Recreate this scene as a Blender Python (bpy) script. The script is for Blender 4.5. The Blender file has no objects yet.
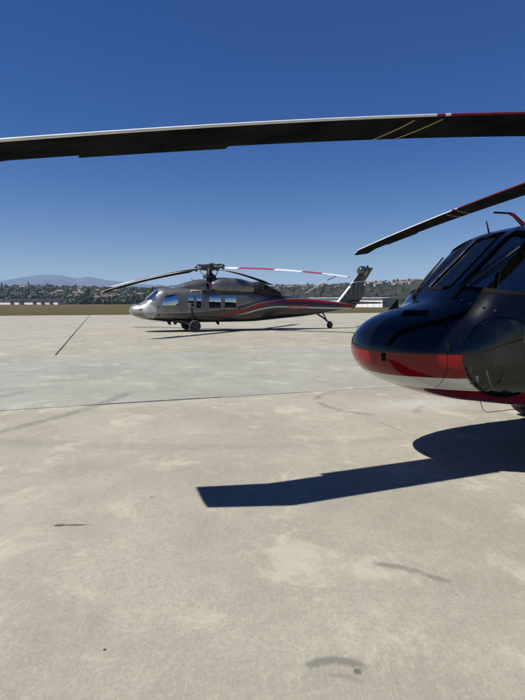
import bpy, bmesh, math, random
import numpy as np
from mathutils import Vector, Matrix, noise
from mathutils.bvhtree import BVHTree
from math import radians, sin, cos, pi, sqrt, atan2

# ------------------------------------------------------------------ camera, sky, sun, exposure
scene = bpy.context.scene
COL = scene.collection
CAM_H = 1.643
cam = bpy.data.cameras.new('camera')
cam.sensor_fit = 'VERTICAL'
cam.angle_y = 2 * math.atan(350 / 494.0)
cam.sensor_fit = 'VERTICAL'
cam.clip_start = 0.05
cam.clip_end = 30000
camo = bpy.data.objects.new('camera', cam)
COL.objects.link(camo)
camo.location = (0, 0, CAM_H)
camo.rotation_euler = (radians(90 - 5.54), 0, 0)
scene.camera = camo

SUN_TRAVEL = Vector((0.713, 0.259, -1.0)).normalized()
to_sun = -SUN_TRAVEL
SUN_EL = math.asin(to_sun.z)
SUN_AZ = atan2(to_sun.x, to_sun.y)
world = bpy.data.worlds.new('World')
scene.world = world
world.use_nodes = True
wn = world.node_tree.nodes
wl = world.node_tree.links
sky = wn.new('ShaderNodeTexSky')
sky.sky_type = 'NISHITA'
sky.sun_disc = False
sky.sun_elevation = SUN_EL
sky.sun_rotation = SUN_AZ
sky.altitude = 100
sky.air_density = 1.0
sky.dust_density = 0.2
sky.ozone_density = 3.5
bg = wn['Background']
bg.inputs['Strength'].default_value = 0.05
hs_ = wn.new('ShaderNodeHueSaturation')
hs_.inputs['Saturation'].default_value = 1.5
hs_.inputs['Hue'].default_value = 0.520
hs_.inputs['Value'].default_value = 0.80
wl.new(sky.outputs[0], hs_.inputs['Color'])
wl.new(hs_.outputs[0], bg.inputs[0])

sl = bpy.data.lights.new('sun', 'SUN')
sl.energy = 5.0
sl.angle = radians(0.53)
sl.color = (1.0, 0.97, 0.915)
so = bpy.data.objects.new('sun', sl)
COL.objects.link(so)
so.rotation_euler = SUN_TRAVEL.to_track_quat('-Z', 'Y').to_euler()
so.location = (-60, -30, 80)

scene.view_settings.view_transform = 'Standard'
scene.view_settings.look = 'None'
scene.view_settings.gamma = 1
scene.view_settings.use_curve_mapping = False
scene.view_settings.exposure = 0.78

rnd = random.Random(7)


# ------------------------------------------------------------------ material helpers
class NT:
    def __init__(self, name):
        self.m = bpy.data.materials.new(name)
        self.m.use_nodes = True
        self.t = self.m.node_tree
        self.n = self.t.nodes
        self.b = self.n['Principled BSDF']
        self.out = self.n['Material Output']

    def new(self, typ, **kw):
        nd = self.n.new(typ)
        for k, v in kw.items():
            setattr(nd, k, v)
        return nd

    def link(self, a, b):
        self.t.links.new(a, b)

    def set(self, **kw):
        for k, v in kw.items():
            self.b.inputs[k.replace('_', ' ')].default_value = v

    def val(self, v):
        nd = self.new('ShaderNodeValue')
        nd.outputs[0].default_value = v
        return nd.outputs[0]

    def math(self, op, a, b=None, c=None, clamp=False):
        nd = self.new('ShaderNodeMath', operation=op, use_clamp=clamp)
        for i, x in enumerate((a, b, c)):
            if x is None:
                continue
            if hasattr(x, 'is_output'):
                self.link(x, nd.inputs[i])
            else:
                nd.inputs[i].default_value = x
        return nd.outputs[0]

    def mix(self, fac, a, b):
        nd = self.new('ShaderNodeMix', data_type='RGBA')
        for inp, x in ((nd.inputs[0], fac), (nd.inputs[6], a), (nd.inputs[7], b)):
            if hasattr(x, 'is_output'):
                self.link(x, inp)
            elif isinstance(x, (int, float)):
                inp.default_value = x
            else:
                inp.default_value = tuple(x) + ((1,) if len(x) == 3 else ())
        return nd.outputs[2]

    def noise(self, vec, scale, detail=4, rough=0.55, dist=0.0):
        nd = self.new('ShaderNodeTexNoise')
        nd.inputs['Scale'].default_value = scale
        nd.inputs['Detail'].default_value = detail
        nd.inputs['Roughness'].default_value = rough
        nd.inputs['Distortion'].default_value = dist
        if vec is not None:
            self.link(vec, nd.inputs['Vector'])
        return nd.outputs[0]

    def ramp(self, fac, lo, hi, smooth=True):
        nd = self.new('ShaderNodeMapRange')
        nd.interpolation_type = 'SMOOTHSTEP' if smooth else 'LINEAR'
        nd.inputs['From Min'].default_value = lo
        nd.inputs['From Max'].default_value = hi
        self.link(fac, nd.inputs['Value'])
        return nd.outputs[0]

    def coords(self, rotz=0.0, scale=(1, 1, 1), which='Object'):
        tc = self.new('ShaderNodeTexCoord')
        if rotz == 0.0 and scale == (1, 1, 1):
            return tc.outputs[which]
        mp = self.new('ShaderNodeMapping')
        mp.vector_type = 'POINT'
        mp.inputs['Rotation'].default_value = (0, 0, rotz)
        mp.inputs['Scale'].default_value = scale
        self.link(tc.outputs[which], mp.inputs['Vector'])
        return mp.outputs[0]

    def sep(self, vec):
        nd = self.new('ShaderNodeSeparateXYZ')
        self.link(vec, nd.inputs[0])
        return nd.outputs

    def bump(self, h, strength, dist=0.01):
        nd = self.new('ShaderNodeBump')
        nd.inputs['Strength'].default_value = strength
        nd.inputs['Distance'].default_value = dist
        self.link(h, nd.inputs['Height'])
        self.link(nd.outputs[0], self.b.inputs['Normal'])
        return nd


def simple(name, col, rough=0.5, metal=0.0, coat=0.0, var=0.0, vscale=6.0, bump=0.0, spec=0.5):
    t = NT(name)
    t.set(Roughness=rough, Metallic=metal, Coat_Weight=coat, Coat_Roughness=0.04, Specular_IOR_Level=spec)
    c = tuple(col) + (1,)
    t.b.inputs['Base Color'].default_value = c
    if var > 0:
        co = t.coords()
        n = t.noise(co, vscale, 5)
        cc = t.mix(t.ramp(n, .3, .7), tuple(x * (1 - var) for x in col), tuple(min(1, x * (1 + var)) for x in col))
        t.link(cc, t.b.inputs['Base Color'])
        r = t.math('MULTIPLY_ADD', n, 0.25, max(0.02, rough - .12))
        t.link(r, t.b.inputs['Roughness'])
    if bump > 0:
        co = t.coords()
        t.bump(t.noise(co, vscale * 6, 4), bump, 0.01)
    return t.m


# ------------------------------------------------------------------ mesh helpers
class MB:
    """collects shapes and links them as one mesh object"""

    def __init__(self):
        self.v = []
        self.f = []
        self.mi = []

    def add(self, verts, faces, mat=0):
        o = len(self.v)
        self.v += [tuple(p) for p in verts]
        self.f += [tuple(i + o for i in f) for f in faces]
        self.mi += [mat] * len(faces)
        return self

    def box(self, c, d, rot=None, ch=0.0, mat=0):
        bm = bmesh.new()
        bmesh.ops.create_cube(bm, size=1)
        bmesh.ops.scale(bm, vec=d, verts=bm.verts)
        if ch > 0:
            bmesh.ops.bevel(bm, geom=bm.edges[:], offset=ch, segments=2, affect='EDGES', profile=.6)
        M = Matrix.Translation(c)
        if rot is not None:
            M = M @ (rot if isinstance(rot, Matrix) else Matrix.Rotation(rot, 4, 'Z'))
        bm.verts.index_update()
        self.add([M @ v.co for v in bm.verts], [[v.index for v in f.verts] for f in bm.faces], mat)
        bm.free()
        return self

    def tube(self, pts, rad, n=10, cap=True, mat=0, squash=None):
        pts = [Vector(p) for p in pts]
        if not hasattr(rad, '__len__'):
            rad = [rad] * len(pts)
        rings = []
        ref = None
        for i, p in enumerate(pts):
            d = (pts[min(i + 1, len(pts) - 1)] - pts[max(i - 1, 0)]).normalized()
            if ref is None:
                ref = Vector((0, 0, 1)) if abs(d.z) < .9 else Vector((1, 0, 0))
            a = d.cross(ref).normalized()
            b = a.cross(d).normalized()
            ref = b
            k = squash or (1, 1)
            rings.append([p + a * rad[i] * k[0] * cos(2 * pi * j / n) + b * rad[i] * k[1] * sin(2 * pi * j / n) for j in range(n)])
        self.rings(rings, cap, mat)
        return self

    def rings(self, rings, cap=True, mat=0, closed=True):
        n = len(rings[0])
        v = [p for r in rings for p in r]
        f = []
        for i in range(len(rings) - 1):
            for j in range(n if closed else n - 1):
                f.append((i * n + j, i * n + (j + 1) % n, (i + 1) * n + (j + 1) % n, (i + 1) * n + j))
        if cap:
            f.append(tuple(range(n))[::-1])
            f.append(tuple((len(rings) - 1) * n + j for j in range(n)))
        self.add(v, f, mat)
        return self

    def lathe(self, prof, c, axis='Z', n=24, mat=0, M=None, cap=True):
        """prof: (radius, height) along the axis"""
        R = {'Z': Matrix.Identity(4), 'Y': Matrix.Rotation(-pi / 2, 4, 'X'), 'X': Matrix.Rotation(pi / 2, 4, 'Y')}[axis] if M is None else M
        T = Matrix.Translation(c) @ R
        self.rings([[T @ Vector((r * cos(2 * pi * j / n), r * sin(2 * pi * j / n), h)) for j in range(n)] for r, h in prof], cap, mat)
        return self

    def mesh(self, name, smooth=35):
        me = bpy.data.meshes.new(name)
        me.from_pydata([tuple(p) for p in self.v], [], self.f)
        me.polygons.foreach_set('material_index', self.mi)
        bm = bmesh.new()
        bm.from_mesh(me)
        bmesh.ops.recalc_face_normals(bm, faces=bm.faces)
        bm.to_mesh(me)
        bm.free()
        if smooth:
            me.polygons.foreach_set('use_smooth', [True] * len(me.polygons))
            me.set_sharp_from_angle(angle=radians(smooth))
        me.update()
        return me

    def build(self, name, mats, parent=None, smooth=35, label=None):
        return link(name, self.mesh(name, smooth), mats, parent, label)


def link(name, me, mats, parent=None, label=None, objmats=False):
    o = bpy.data.objects.new(name, me)
    COL.objects.link(o)
    mats = mats if isinstance(mats, (list, tuple)) else [mats]
    if objmats:
        while len(me.materials) < len(mats):
            me.materials.append(None)
        for i, m in enumerate(mats):
            o.material_slots[i].link = 'OBJECT'
            o.material_slots[i].material = m
    else:
        if len(me.materials) == 0:
            for m in mats:
                me.materials.append(m)
    if parent is not None:
        o.parent = parent
    if label:
        o['label'] = label
    return o


def tag(o, label=None, cat=None, group=None, kind=None):
    if label:
        o['label'] = label
    if cat:
        o['category'] = cat
    if group:
        o['group'] = group
    if kind:
        o['kind'] = kind
    return o


def empty(name, loc, rz=0.0):
    o = bpy.data.objects.new(name, None)
    o.empty_display_size = .3
    COL.objects.link(o)
    o.location = loc
    o.rotation_euler = (0, 0, rz)
    return o


def pchip(xs, ys):
    xs = np.array(xs, float)
    ys = np.array(ys, float)
    h = np.diff(xs)
    d = np.diff(ys) / h
    m = np.zeros(len(xs))
    for i in range(1, len(xs) - 1):
        if d[i - 1] * d[i] > 0:
            w1 = 2 * h[i] + h[i - 1]
            w2 = h[i] + 2 * h[i - 1]
            m[i] = (w1 + w2) / (w1 / d[i - 1] + w2 / d[i])
    m[0] = d[0]
    m[-1] = d[-1]

    def f(x):
        i = int(np.clip(np.searchsorted(xs, x) - 1, 0, len(h) - 1))
        t = (min(max(x, xs[0]), xs[-1]) - xs[i]) / h[i]
        return float((2 * t ** 3 - 3 * t ** 2 + 1) * ys[i] + (t ** 3 - 2 * t ** 2 + t) * h[i] * m[i]
                     + (-2 * t ** 3 + 3 * t ** 2) * ys[i + 1] + (t ** 3 - t ** 2) * h[i] * m[i + 1])
    return f


# ------------------------------------------------------------------ ground: earth, dry grass field, concrete apron
GRID = radians(18.0)
UX = Vector((cos(GRID), sin(GRID), 0))
VX = Vector((-sin(GRID), cos(GRID), 0))


def uv2w(u, v, z=0.0):
    p = UX * u + VX * v
    return (p.x, p.y, z)


def mat_field():
    t = NT('dry_grass_field')
    co = t.coords()
    a = t.noise(co, .05, 6, .6)
    b = t.noise(t.coords(0, (.25, 1.6, 1)), .35, 5, .65)
    c = t.noise(co, 3.0, 4, .6)
    c1 = t.mix(t.ramp(a, .35, .65), (.088, .069, .030), (.064, .058, .024))
    c2 = t.mix(t.ramp(b, .4, .7), c1, (.115, .085, .040))
    c3 = t.mix(t.ramp(c, .45, .75), c2, (.044, .040, .017))
    t.link(c3, t.b.inputs['Base Color'])
    t.set(Roughness=.95, Specular_IOR_Level=.1)
    t.bump(t.noise(co, 6, 5, .7), 1.0, .2)
    return t.m


M_FIELD = mat_field()
gmb = MB()
# one sheet to the horizon, cut finer near the apron
xs = [-8500, -3000, -1000, -300, -100, -40, 0, 40, 100, 300, 1000, 3000, 8500]
ys = [-400, -60, 0, 30, 60, 80, 100, 160, 300, 700, 2000, 5000, 9000]
gv = [(x, y, -.05) for y in ys for x in xs]
nx = len(xs)
gf = [(j * nx + i, j * nx + i + 1, (j + 1) * nx + i + 1, (j + 1) * nx + i) for j in range(len(ys) - 1) for i in range(nx - 1)]
gmb.add(gv, gf)
tag(gmb.build('ground', M_FIELD, smooth=0), kind='structure')


def mat_concrete():
    t = NT('concrete')
    co = t.coords(-GRID)          # slab axes: x along the long joints, y across
    cou = t.coords()
    sx = t.sep(co)
    info = t.new('ShaderNodeObjectInfo')
    n1 = t.noise(co, .45, 10, .72, .4)
    n2 = t.noise(co, 2.3, 10, .76, .3)
    n3 = t.noise(co, 38, 5, .75)
    n4 = t.noise(co, 190, 4, .8)
    # broom finish: fine streaks across the slab
    broom = t.noise(t.coords(-GRID, (34, .9, 1)), 3.0, 4, .65)
    broomf = t.noise(t.coords(-GRID, (150, 1.6, 1)), 3.0, 3, .6)
    base = info.outputs['Color']
    dark = t.mix(1.0, base, (.79, .78, .77))
    dark.node.blend_type = 'MULTIPLY'
    lite = t.mix(1.0, base, (1.19, 1.19, 1.17))
    lite.node.blend_type = 'MULTIPLY'
    c = t.mix(t.ramp(n1, .40, .58), dark, base)
    c = t.mix(t.math('MULTIPLY', t.ramp(n2, .46, .74), .75), c, lite)
    k = t.math('MULTIPLY', t.ramp(n2, .50, .28), .30)
    c = t.mix(k, c, dark)
    # streaks and grit
    c = t.mix(t.math('MULTIPLY', t.ramp(broom, .46, .66), .34), c, lite)
    c = t.mix(t.math('MULTIPLY', t.ramp(broomf, .50, .68), .30), c, dark)
    n6 = t.noise(co, 11, 6, .75, .4)
    c = t.mix(t.math('MULTIPLY', t.ramp(n6, .50, .66), .55), c, dark)
    c = t.mix(t.math('MULTIPLY', t.ramp(n6, .46, .34), .45), c, lite)
    c = t.mix(t.math('MULTIPLY', t.ramp(n3, .48, .62), .60), c, dark)
    c = t.mix(t.math('MULTIPLY', t.ramp(n3, .46, .34), .55), c, lite)
    grit = t.mix(1.0, base, (.55, .54, .52))
    grit.node.blend_type = 'MULTIPLY'
    c = t.mix(t.math('MULTIPLY', t.ramp(n4, .52, .66), .52), c, grit)
    c = t.mix(t.math('MULTIPLY', t.ramp(n4, .46, .34), .45), c, lite)
    # pale laitance blotches, irregular edges
    n5 = t.noise(co, 1.15, 8, .72, .6)
    pale = t.mix(1.0, base, (1.30, 1.30, 1.27))
    pale.node.blend_type = 'MULTIPLY'
    c = t.mix(t.math('MULTIPLY', t.ramp(n5, .53, .63), .62), c, pale)
    # small dark pits
    vor = t.new('ShaderNodeTexVoronoi')
    vor.inputs['Scale'].default_value = 2.6
    t.link(cou, vor.inputs['Vector'])
    pit = t.ramp(vor.outputs['Distance'], .022, .010)
    c = t.mix(t.math('MULTIPLY', pit, .75), c, (.05, .045, .04))
    P = t.sep(cou)
    wob = t.math('MULTIPLY_ADD', t.noise(cou, 3.5, 4), .16, -.08)
    rubber = t.noise(cou, 9, 5, .7)

    def arc(cx, cy, r, hw, a0, a1, amt, col=(.07, .068, .066)):
        """a scuffed tyre mark: ring of radius r round (cx,cy), between angles a0 and a1"""
        nonlocal c
        dx = t.math('SUBTRACT', P[0], cx)
        dy = t.math('SUBTRACT', P[1], cy)
        d = t.math('SQRT', t.math('ADD', t.math('MULTIPLY', dx, dx), t.math('MULTIPLY', dy, dy)))
        e = t.math('ABSOLUTE', t.math('SUBTRACT', t.math('MULTIPLY_ADD', wob, hw * .8, d), r))
        band = t.ramp(e, hw, hw * .25)
        an = t.math('ARCTAN2', dy, dx)
        m = t.math('MULTIPLY', t.ramp(an, a0, a0 + .12), t.ramp(an, a1, a1 - .12))
        f = t.math('MULTIPLY', t.math('MULTIPLY', band, m), t.math('MULTIPLY', t.ramp(rubber, .28, .56), amt))
        c = t.mix(f, c, col)

    arc(.62, 2.36, .62, .045, .62, 1.50, .50)
    arc(.64, 2.36, .54, .02, .45, 1.0, .18)
    arc(.33, 1.93, .20, .04, .75, 2.3, .60)
    arc(.33, 1.91, .13, .022, .6, 1.9, .28)
    arc(2.05, 8.15, 1.12, .10, 1.2, 3.1, .42)
    arc(2.05, 8.15, 1.12, .10, -3.1, -1.9, .42)
    arc(3.25, 7.1, .95, .09, 1.0, 3.1, .38)
    arc(-9.0, 9.6, 6.6, .16, -.75, -.05, .45)
    arc(-9.3, 10.6, 5.2, .14, -.95, -.25, .36)
    arc(-1.0, 15.0, 9.5, .2, -1.9, -1.2, .16)
    arc(8.0, -1.0, 9.0, .18, 1.75, 2.35, .14)

    def blot(cx, cy, rx, ry, amt, col, rot=0.0, edge=.5):
        nonlocal c
        dx = t.math('SUBTRACT', P[0], cx)
        dy = t.math('SUBTRACT', P[1], cy)
        u = t.math('ADD', t.math('MULTIPLY', dx, cos(rot) / rx), t.math('MULTIPLY', dy, sin(rot) / rx))
        v = t.math('ADD', t.math('MULTIPLY', dx, -sin(rot) / ry), t.math('MULTIPLY', dy, cos(rot) / ry))
        d = t.math('SQRT', t.math('ADD', t.math('MULTIPLY', u, u), t.math('MULTIPLY', v, v)))
        d = t.math('MULTIPLY_ADD', t.math('SUBTRACT', rubber, .5), 1.3, d)
        c = t.mix(t.math('MULTIPLY', t.ramp(d, 1.0, edge), amt), c, col)

    blot(-1.40, 3.52, .16, .022, .85, (.07, .05, .035), .02)
    blot(-1.50, 3.515, .05, .03, .8, (.055, .04, .03))
    blot(-.94, 4.05, .025, .03, .55, (.09, .075, .06))
    blot(-.75, 2.2, .012, .012, .95, (.02, .02, .02))
    blot(.425, 2.06, .022, .022, .75, (.06, .052, .045))
    blot(2.6, 7.9, 1.3, .55, .55, (.36, .345, .31), .32, .1)
    blot(1.6, 9.2, .9, .3, .30, (.35, .335, .30), .32, .1)
    blot(-1.6, 8.0, 2.2, .35, .30, (.33, .32, .285), .32, .1)
    blot(-5.2, 10.2, .5, .12, .4, (.18, .178, .165), .1)
    blot(-4.2, 12.4, .7, .10, .30, (.19, .187, .175), .1)
    # crack
    ck = t.math('ABSOLUTE', t.math('SUBTRACT', t.noise(co, .33, 7, .6), .5))
    ckm = t.math('MULTIPLY', t.ramp(ck, .0022, .0008), t.ramp(t.noise(cou, .22, 2), .55, .66))
    c = t.mix(t.math('MULTIPLY', ckm, .45), c, (.14, .13, .12))
    t.link(c, t.b.inputs['Base Color'])
    t.set(Specular_IOR_Level=.28)
    t.link(t.math('MULTIPLY_ADD', n2, .2, .72), t.b.inputs['Roughness'])
    hgt = t.math('ADD', t.math('MULTIPLY', n3, .5), t.math('ADD', t.math('MULTIPLY', broomf, .6), t.math('MULTIPLY', n4, .5)))
    t.bump(hgt, .5, .006)
    return t.m


M_CONC = mat_concrete()
M_JOINT = simple('joint_sealant', (.035, .033, .03), .8, var=.3, vscale=3)
apron = MB()
apron.add([uv2w(-62, -73, -.012), uv2w(80, -73, -.012), uv2w(80, 66.7, -.012), uv2w(-62, 66.7, -.012)], [(0, 1, 2, 3)])
AP = tag(apron.build('apron', M_JOINT, smooth=0), kind='structure')
TAN = (.272, .257, .209)
GREY = (.254, .246, .207)
rows = [-72, -56, -40, -24.4, -8.2, .1, 8.27, 16.45, 24.6, 32.8, 41.0, 49.2, 57.9, 66.4]
kr = random.Random(3)
for r in range(len(rows) - 1):
    v0, v1 = rows[r], rows[r + 1]
    r -= 4
    if r == 2:
        us = [-61.4, -51.4, -41.4, -31.4, -21.4, -9.0, 3.62, 13.6, 23.6, 33.6, 43.6, 53.6, 63.6, 78.6]
        basec = GREY
    else:
        us = [-61.4, -51.4, -41.4, -31.4, -21.4, -11.4, -1.4, 3.62, 13.6, 23.6, 33.6, 43.6, 53.6, 63.6, 78.6]
        if r < 2:
            us.remove(-1.4)
        if r > 2:
            us.remove(3.62)
            us.insert(7, 8.6)
        basec = TAN
    for i in range(len(us) - 1):
        u0, u1 = us[i], us[i + 1]
        g = .010
        gl = .03 if (abs(u0 + 1.4) < .01 and r > 2) else g
        gr = .03 if (abs(u1 + 1.4) < .01 and r > 2) else g
        gb = .014 if r in (2,) else g
        gt = .014 if r in (1,) else g
        a0, a1, b0, b1 = u0 + gl, u1 - gr, v0 + gb, v1 - gt
        # uneven top edge: the long sides wander a few millimetres
        nseg = 14
        top = []
        for side in range(4):
            for k in range(nseg):
                q = k / nseg
                if side == 0:
                    p = (a0 + (a1 - a0) * q, b0)
                elif side == 1:
                    p = (a1, b0 + (b1 - b0) * q)
                elif side == 2:
                    p = (a1 + (a0 - a1) * q, b1)
                else:
                    p = (a0, b1 + (b0 - b1) * q)
                j = .0 if k == 0 else .004
                top.append((p[0] + kr.uniform(-j, j), p[1] + kr.uniform(-j, j)))
        cu, cv = (a0 + a1) / 2, (b0 + b1) / 2
        dz = kr.uniform(-.003, .002)

        def ring(ins, z):
            return [uv2w(u - math.copysign(min(ins, abs(u - cu)), u - cu), v - math.copysign(min(ins, abs(v - cv)), v - cv), z) for u, v in top]
        m = MB()
        m.rings([ring(0, -.06), ring(0, -.004 + dz), ring(.004, dz)], cap=False)
        n0 = len(m.v)
        m.f.append(tuple(range(n0 - len(top), n0)))
        m.mi.append(0)
        sb = m.build('concrete_slab', M_CONC, AP, smooth=0)
        kk = kr.uniform(.965, 1.03)
        w = kr.uniform(-.006, .006)
        sb.color = (basec[0] * kk + w, basec[1] * kk, basec[2] * kk - w, 1)

# old sealant standing a little proud in the joint between the two pours
js = MB()
jp = []
nj = 40
for k in range(nj + 1):
    u = -.35 + 2.3 * k / nj
    wj = .030 * min(1, 6 * min(k, nj - k) / nj) * kr.uniform(.7, 1.15) + .004
    jp.append([uv2w(u, 8.27 - wj, -.01), uv2w(u, 8.27 - wj * .8, .004), uv2w(u, 8.27 + wj * .8, .004), uv2w(u, 8.27 + wj, -.01)])
js.rings(jp, cap=True)
js.build('joint_sealant', M_JOINT, AP, smooth=0)

# ------------------------------------------------------------------ hills and mountains
PX = 494.0


def hill_h(x, y):
    d = sqrt(x * x + y * y)
    t = min(max((y - 330) / 560, 0), 1)
    t = t * t * (3 - 2 * t)
    im = x / max(y, 1) * PX + 262
    top = np.interp(im, [-400, 0, 60, 120, 200, 280, 340, 400, 460, 900], [21, 22, 22, 20, 21, 29, 33, 37, 38, 33])
    n = noise.fractal(Vector((x * .004, y * .004, 3.3)), 1.0, 2.0, 5) * 6 * t
    dn = min(max((y - 1100) / 900, 0), 1)
    return t * top * (1 - .8 * dn) + n - .3 * (1 - t) - .1


hm = MB()
nxh, nyh = 220, 60
hv = []
for j in range(nyh):
    y = 310 + (2100 - 310) * (j / (nyh - 1)) ** 1.5
    for i in range(nxh):
        x = (i / (nxh - 1) - .5) * 2.6 * (y * .75 + 500)
        z = hill_h(x, y) if j > 0 else -.4
        hv.append((x, y, z))
hf = [(j * nxh + i, j * nxh + i + 1, (j + 1) * nxh + i + 1, (j + 1) * nxh + i) for j in range(nyh - 1) for i in range(nxh - 1)]
hm.add(hv, hf)
th = NT('scrub_hillside')
co = th.coords()
c = th.mix(th.ramp(th.noise(co, .012, 6, .65), .38, .62), (.042, .042, .026), (.085, .070, .046))
c = th.mix(th.ramp(th.noise(co, .07, 8, .75), .46, .54), c, (.022, .026, .015))
c = th.mix(th.ramp(th.noise(co, .11, 3, .7), .64, .74), c, (.14, .118, .085))
th.link(c, th.b.inputs['Base Color'])
th.set(Roughness=.95, Specular_IOR_Level=.1)
th.bump(th.noise(co, .2, 5, .7), 1.0, 6.0)
tag(hm.build('hills', th.m, smooth=180), kind='structure')

mm = MB()
prof = ([-520, -300, -120, -40, 0, 22, 40, 62, 78, 90, 105, 120, 150, 190, 240, 300, 360, 430, 520, 800, 1200],
        [290, 284, 286, 279, 279, 275, 272.5, 273.2, 276.5, 274.2, 277.5, 279, 282, 286, 288, 286, 288.5, 287, 290, 288, 291])
nxm, nym = 420, 40
mv = []
for j in range(nym):
    w = j / (nym - 1)
    y = 4700 + 3000 * w
    for i in range(nxm):
        im = -520 + 1720 * i / (nxm - 1)
        x = (im - 262) / PX * y
        ridge = (300.3 - float(np.interp(im, *prof))) / PX * 6200
        shape = max(0, 1 - abs(w - .5) / .5) ** .8
        n = noise.fractal(Vector((x * .0011, y * .0011, 1.7)), 1.0, 2.0, 6)
        rg = 1 - abs(noise.noise(Vector((x * .0016, y * .0007, 9.1))))
        z = ridge * shape * (1 + .13 * n * (1 - shape * .35)) + (rg - .6) * 40 * shape * (1 - shape) * 3 - 2
        mv.append((x, y, z))
mf = [(j * nxm + i, j * nxm + i + 1, (j + 1) * nxm + i + 1, (j + 1) * nxm + i) for j in range(nym - 1) for i in range(nxm - 1)]
mm.add(mv, mf)
tm = NT('mountain_scrub')
co = tm.coords()
c = tm.mix(tm.ramp(tm.noise(co, .002, 6, .6), .35, .65), (.03, .035, .03), (.06, .055, .045))
tm.link(c, tm.b.inputs['Base Color'])
tm.set(Roughness=.95, Specular_IOR_Level=.1)
tag(mm.build('mountains', tm.m, smooth=180), kind='structure')

# ------------------------------------------------------------------ trees
def mat_leaf(name, a, b):
    t = NT(name)
    co = t.coords()
    info = t.new('ShaderNodeObjectInfo')
    n = t.noise(co, 1.4, 4)
    c = t.mix(t.ramp(n, .3, .7), a, b)
    hs = t.new('ShaderNodeHueSaturation')
    t.link(t.math('MULTIPLY_ADD', info.outputs['Random'], .7, .65), hs.inputs['Value'])
    t.link(c, hs.inputs['Color'])
    t.link(hs.outputs[0], t.b.inputs['Base Color'])
    t.set(Roughness=.7, Specular_IOR_Level=.2)
    return t.m


M_LEAF = mat_leaf('leaf_dark', (.020, .028, .014), (.042, .048, .024))
M_LEAF2 = mat_leaf('leaf_olive', (.040, .043, .024), (.070, .066, .038))
M_BARK = simple('bark', (.09, .065, .045), .9, var=.3)


def tree_meshes(seed, h, rx, conifer=False, nleaf=260):
    r = random.Random(seed)
    tr = MB()
    bx, by = r.uniform(-.15, .15), r.uniform(-.15, .15)
    tr.tube([(0, 0, -.4), (bx * .5, by * .5, h * .3), (bx, by, h * .62)], [h * .035, h * .026, h * .014], 6)
    lobes = []
    for k in range(7):
        a = r.uniform(0, 2 * pi)
        q = r.uniform(.2, .62)
        zz = r.uniform(.42, .82) if not conifer else .25 + .1 * k
        rr = rx * (q if not conifer else .12)
        lobes.append(((cos(a) * rr, sin(a) * rr, h * zz), rx * (r.uniform(.38, .62) if not conifer else (.75 - .085 * k))))
        tr.tube([(bx * .6, by * .6, h * .33), (cos(a) * rr * .8, sin(a) * rr * .8, h * zz * .95)], [h * .016, h * .006], 5)
    cr = MB()
    for k in range(nleaf):
        c, rad = lobes[r.randrange(len(lobes))]
        d = Vector((r.gauss(0, 1), r.gauss(0, 1), r.gauss(0, 1))).normalized()
        p = Vector(c) + d * rad * r.uniform(.55, 1.08) * (1 if d.z > 0 else .8)
        s = h * r.uniform(.025, .062)
        n = (d + Vector((r.uniform(-.7, .7), r.uniform(-.7, .7), r.uniform(-.3, .9)))).normalized()
        a = n.orthogonal().normalized()
        b = n.cross(a)
        ph = r.uniform(0, pi)
        a, b = a * cos(ph) + b * sin(ph), b * cos(ph) - a * sin(ph)
        cr.add([p + a * s * r.uniform(.8, 1.4), p + b * s * r.uniform(.6, 1.2), p - a * s * r.uniform(.8, 1.4), p - b * s * r.uniform(.6, 1.2)], [(0, 1, 2, 3)])
    return tr.mesh('trunk', 60), cr.mesh('crown', 0)


KINDS = [
    ('dark round-headed tree growing in the wooded belt beyond the airfield', tree_meshes(11, 8, 3.4), M_LEAF),
    ('broad dark tree with uneven crown in the wooded belt beyond the airfield', tree_meshes(12, 9, 4.2), M_LEAF),
    ('olive green loose-crowned tree on the slopes beyond the airfield', tree_meshes(13, 7, 3.2), M_LEAF2),
    ('tall narrow dark evergreen standing up from the wooded belt', tree_meshes(14, 12, 2.4, True), M_LEAF),
]


def im_at(px, d):
    return ((px - 262.5) / PX * d, d)


def put_tree(k, x, y, sc, zz=None):
    lab, (tm_, cm_), ml = KINDS[k]
    root = empty('evergreen_tree' if k == 3 else 'tree', (x, y, hill_h(x, y) - .2 if zz is None else zz), rnd.uniform(0, 6.28))
    root.scale = (sc * rnd.uniform(.9, 1.2), sc * rnd.uniform(.9, 1.2), sc * rnd.uniform(.85, 1.15))
    tag(root, lab, 'tree', ('round trees of the wooded belt', 'broad trees of the wooded belt', 'olive trees on the slopes', 'tall evergreens of the wooded belt')[k])
    link('trunk', tm_, M_BARK, root)
    link('crown', cm_, ml, root)
    return root


tr_ = random.Random(21)
# the left-hand wooded belt, ridge trees standing against the mountains first
for k in range(150):
    px = tr_.uniform(-70, 235)
    d = tr_.choice([tr_.uniform(330, 430), tr_.uniform(430, 900), tr_.uniform(780, 980)])
    x, y = im_at(px, d)
    put_tree(tr_.choice([0, 0, 1, 1, 2, 2, 3]) if d > 430 else tr_.choice([0, 1, 1, 2]), x, y, tr_.uniform(.65, 1.15) * (.7 if d < 430 else 1))
for k in range(90):
    px = tr_.uniform(235, 600)
    d = tr_.uniform(340, 950)
    x, y = im_at(px, d)
    put_tree(tr_.choice([0, 2, 2, 2, 1]), x, y, tr_.uniform(.45, .85))

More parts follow.
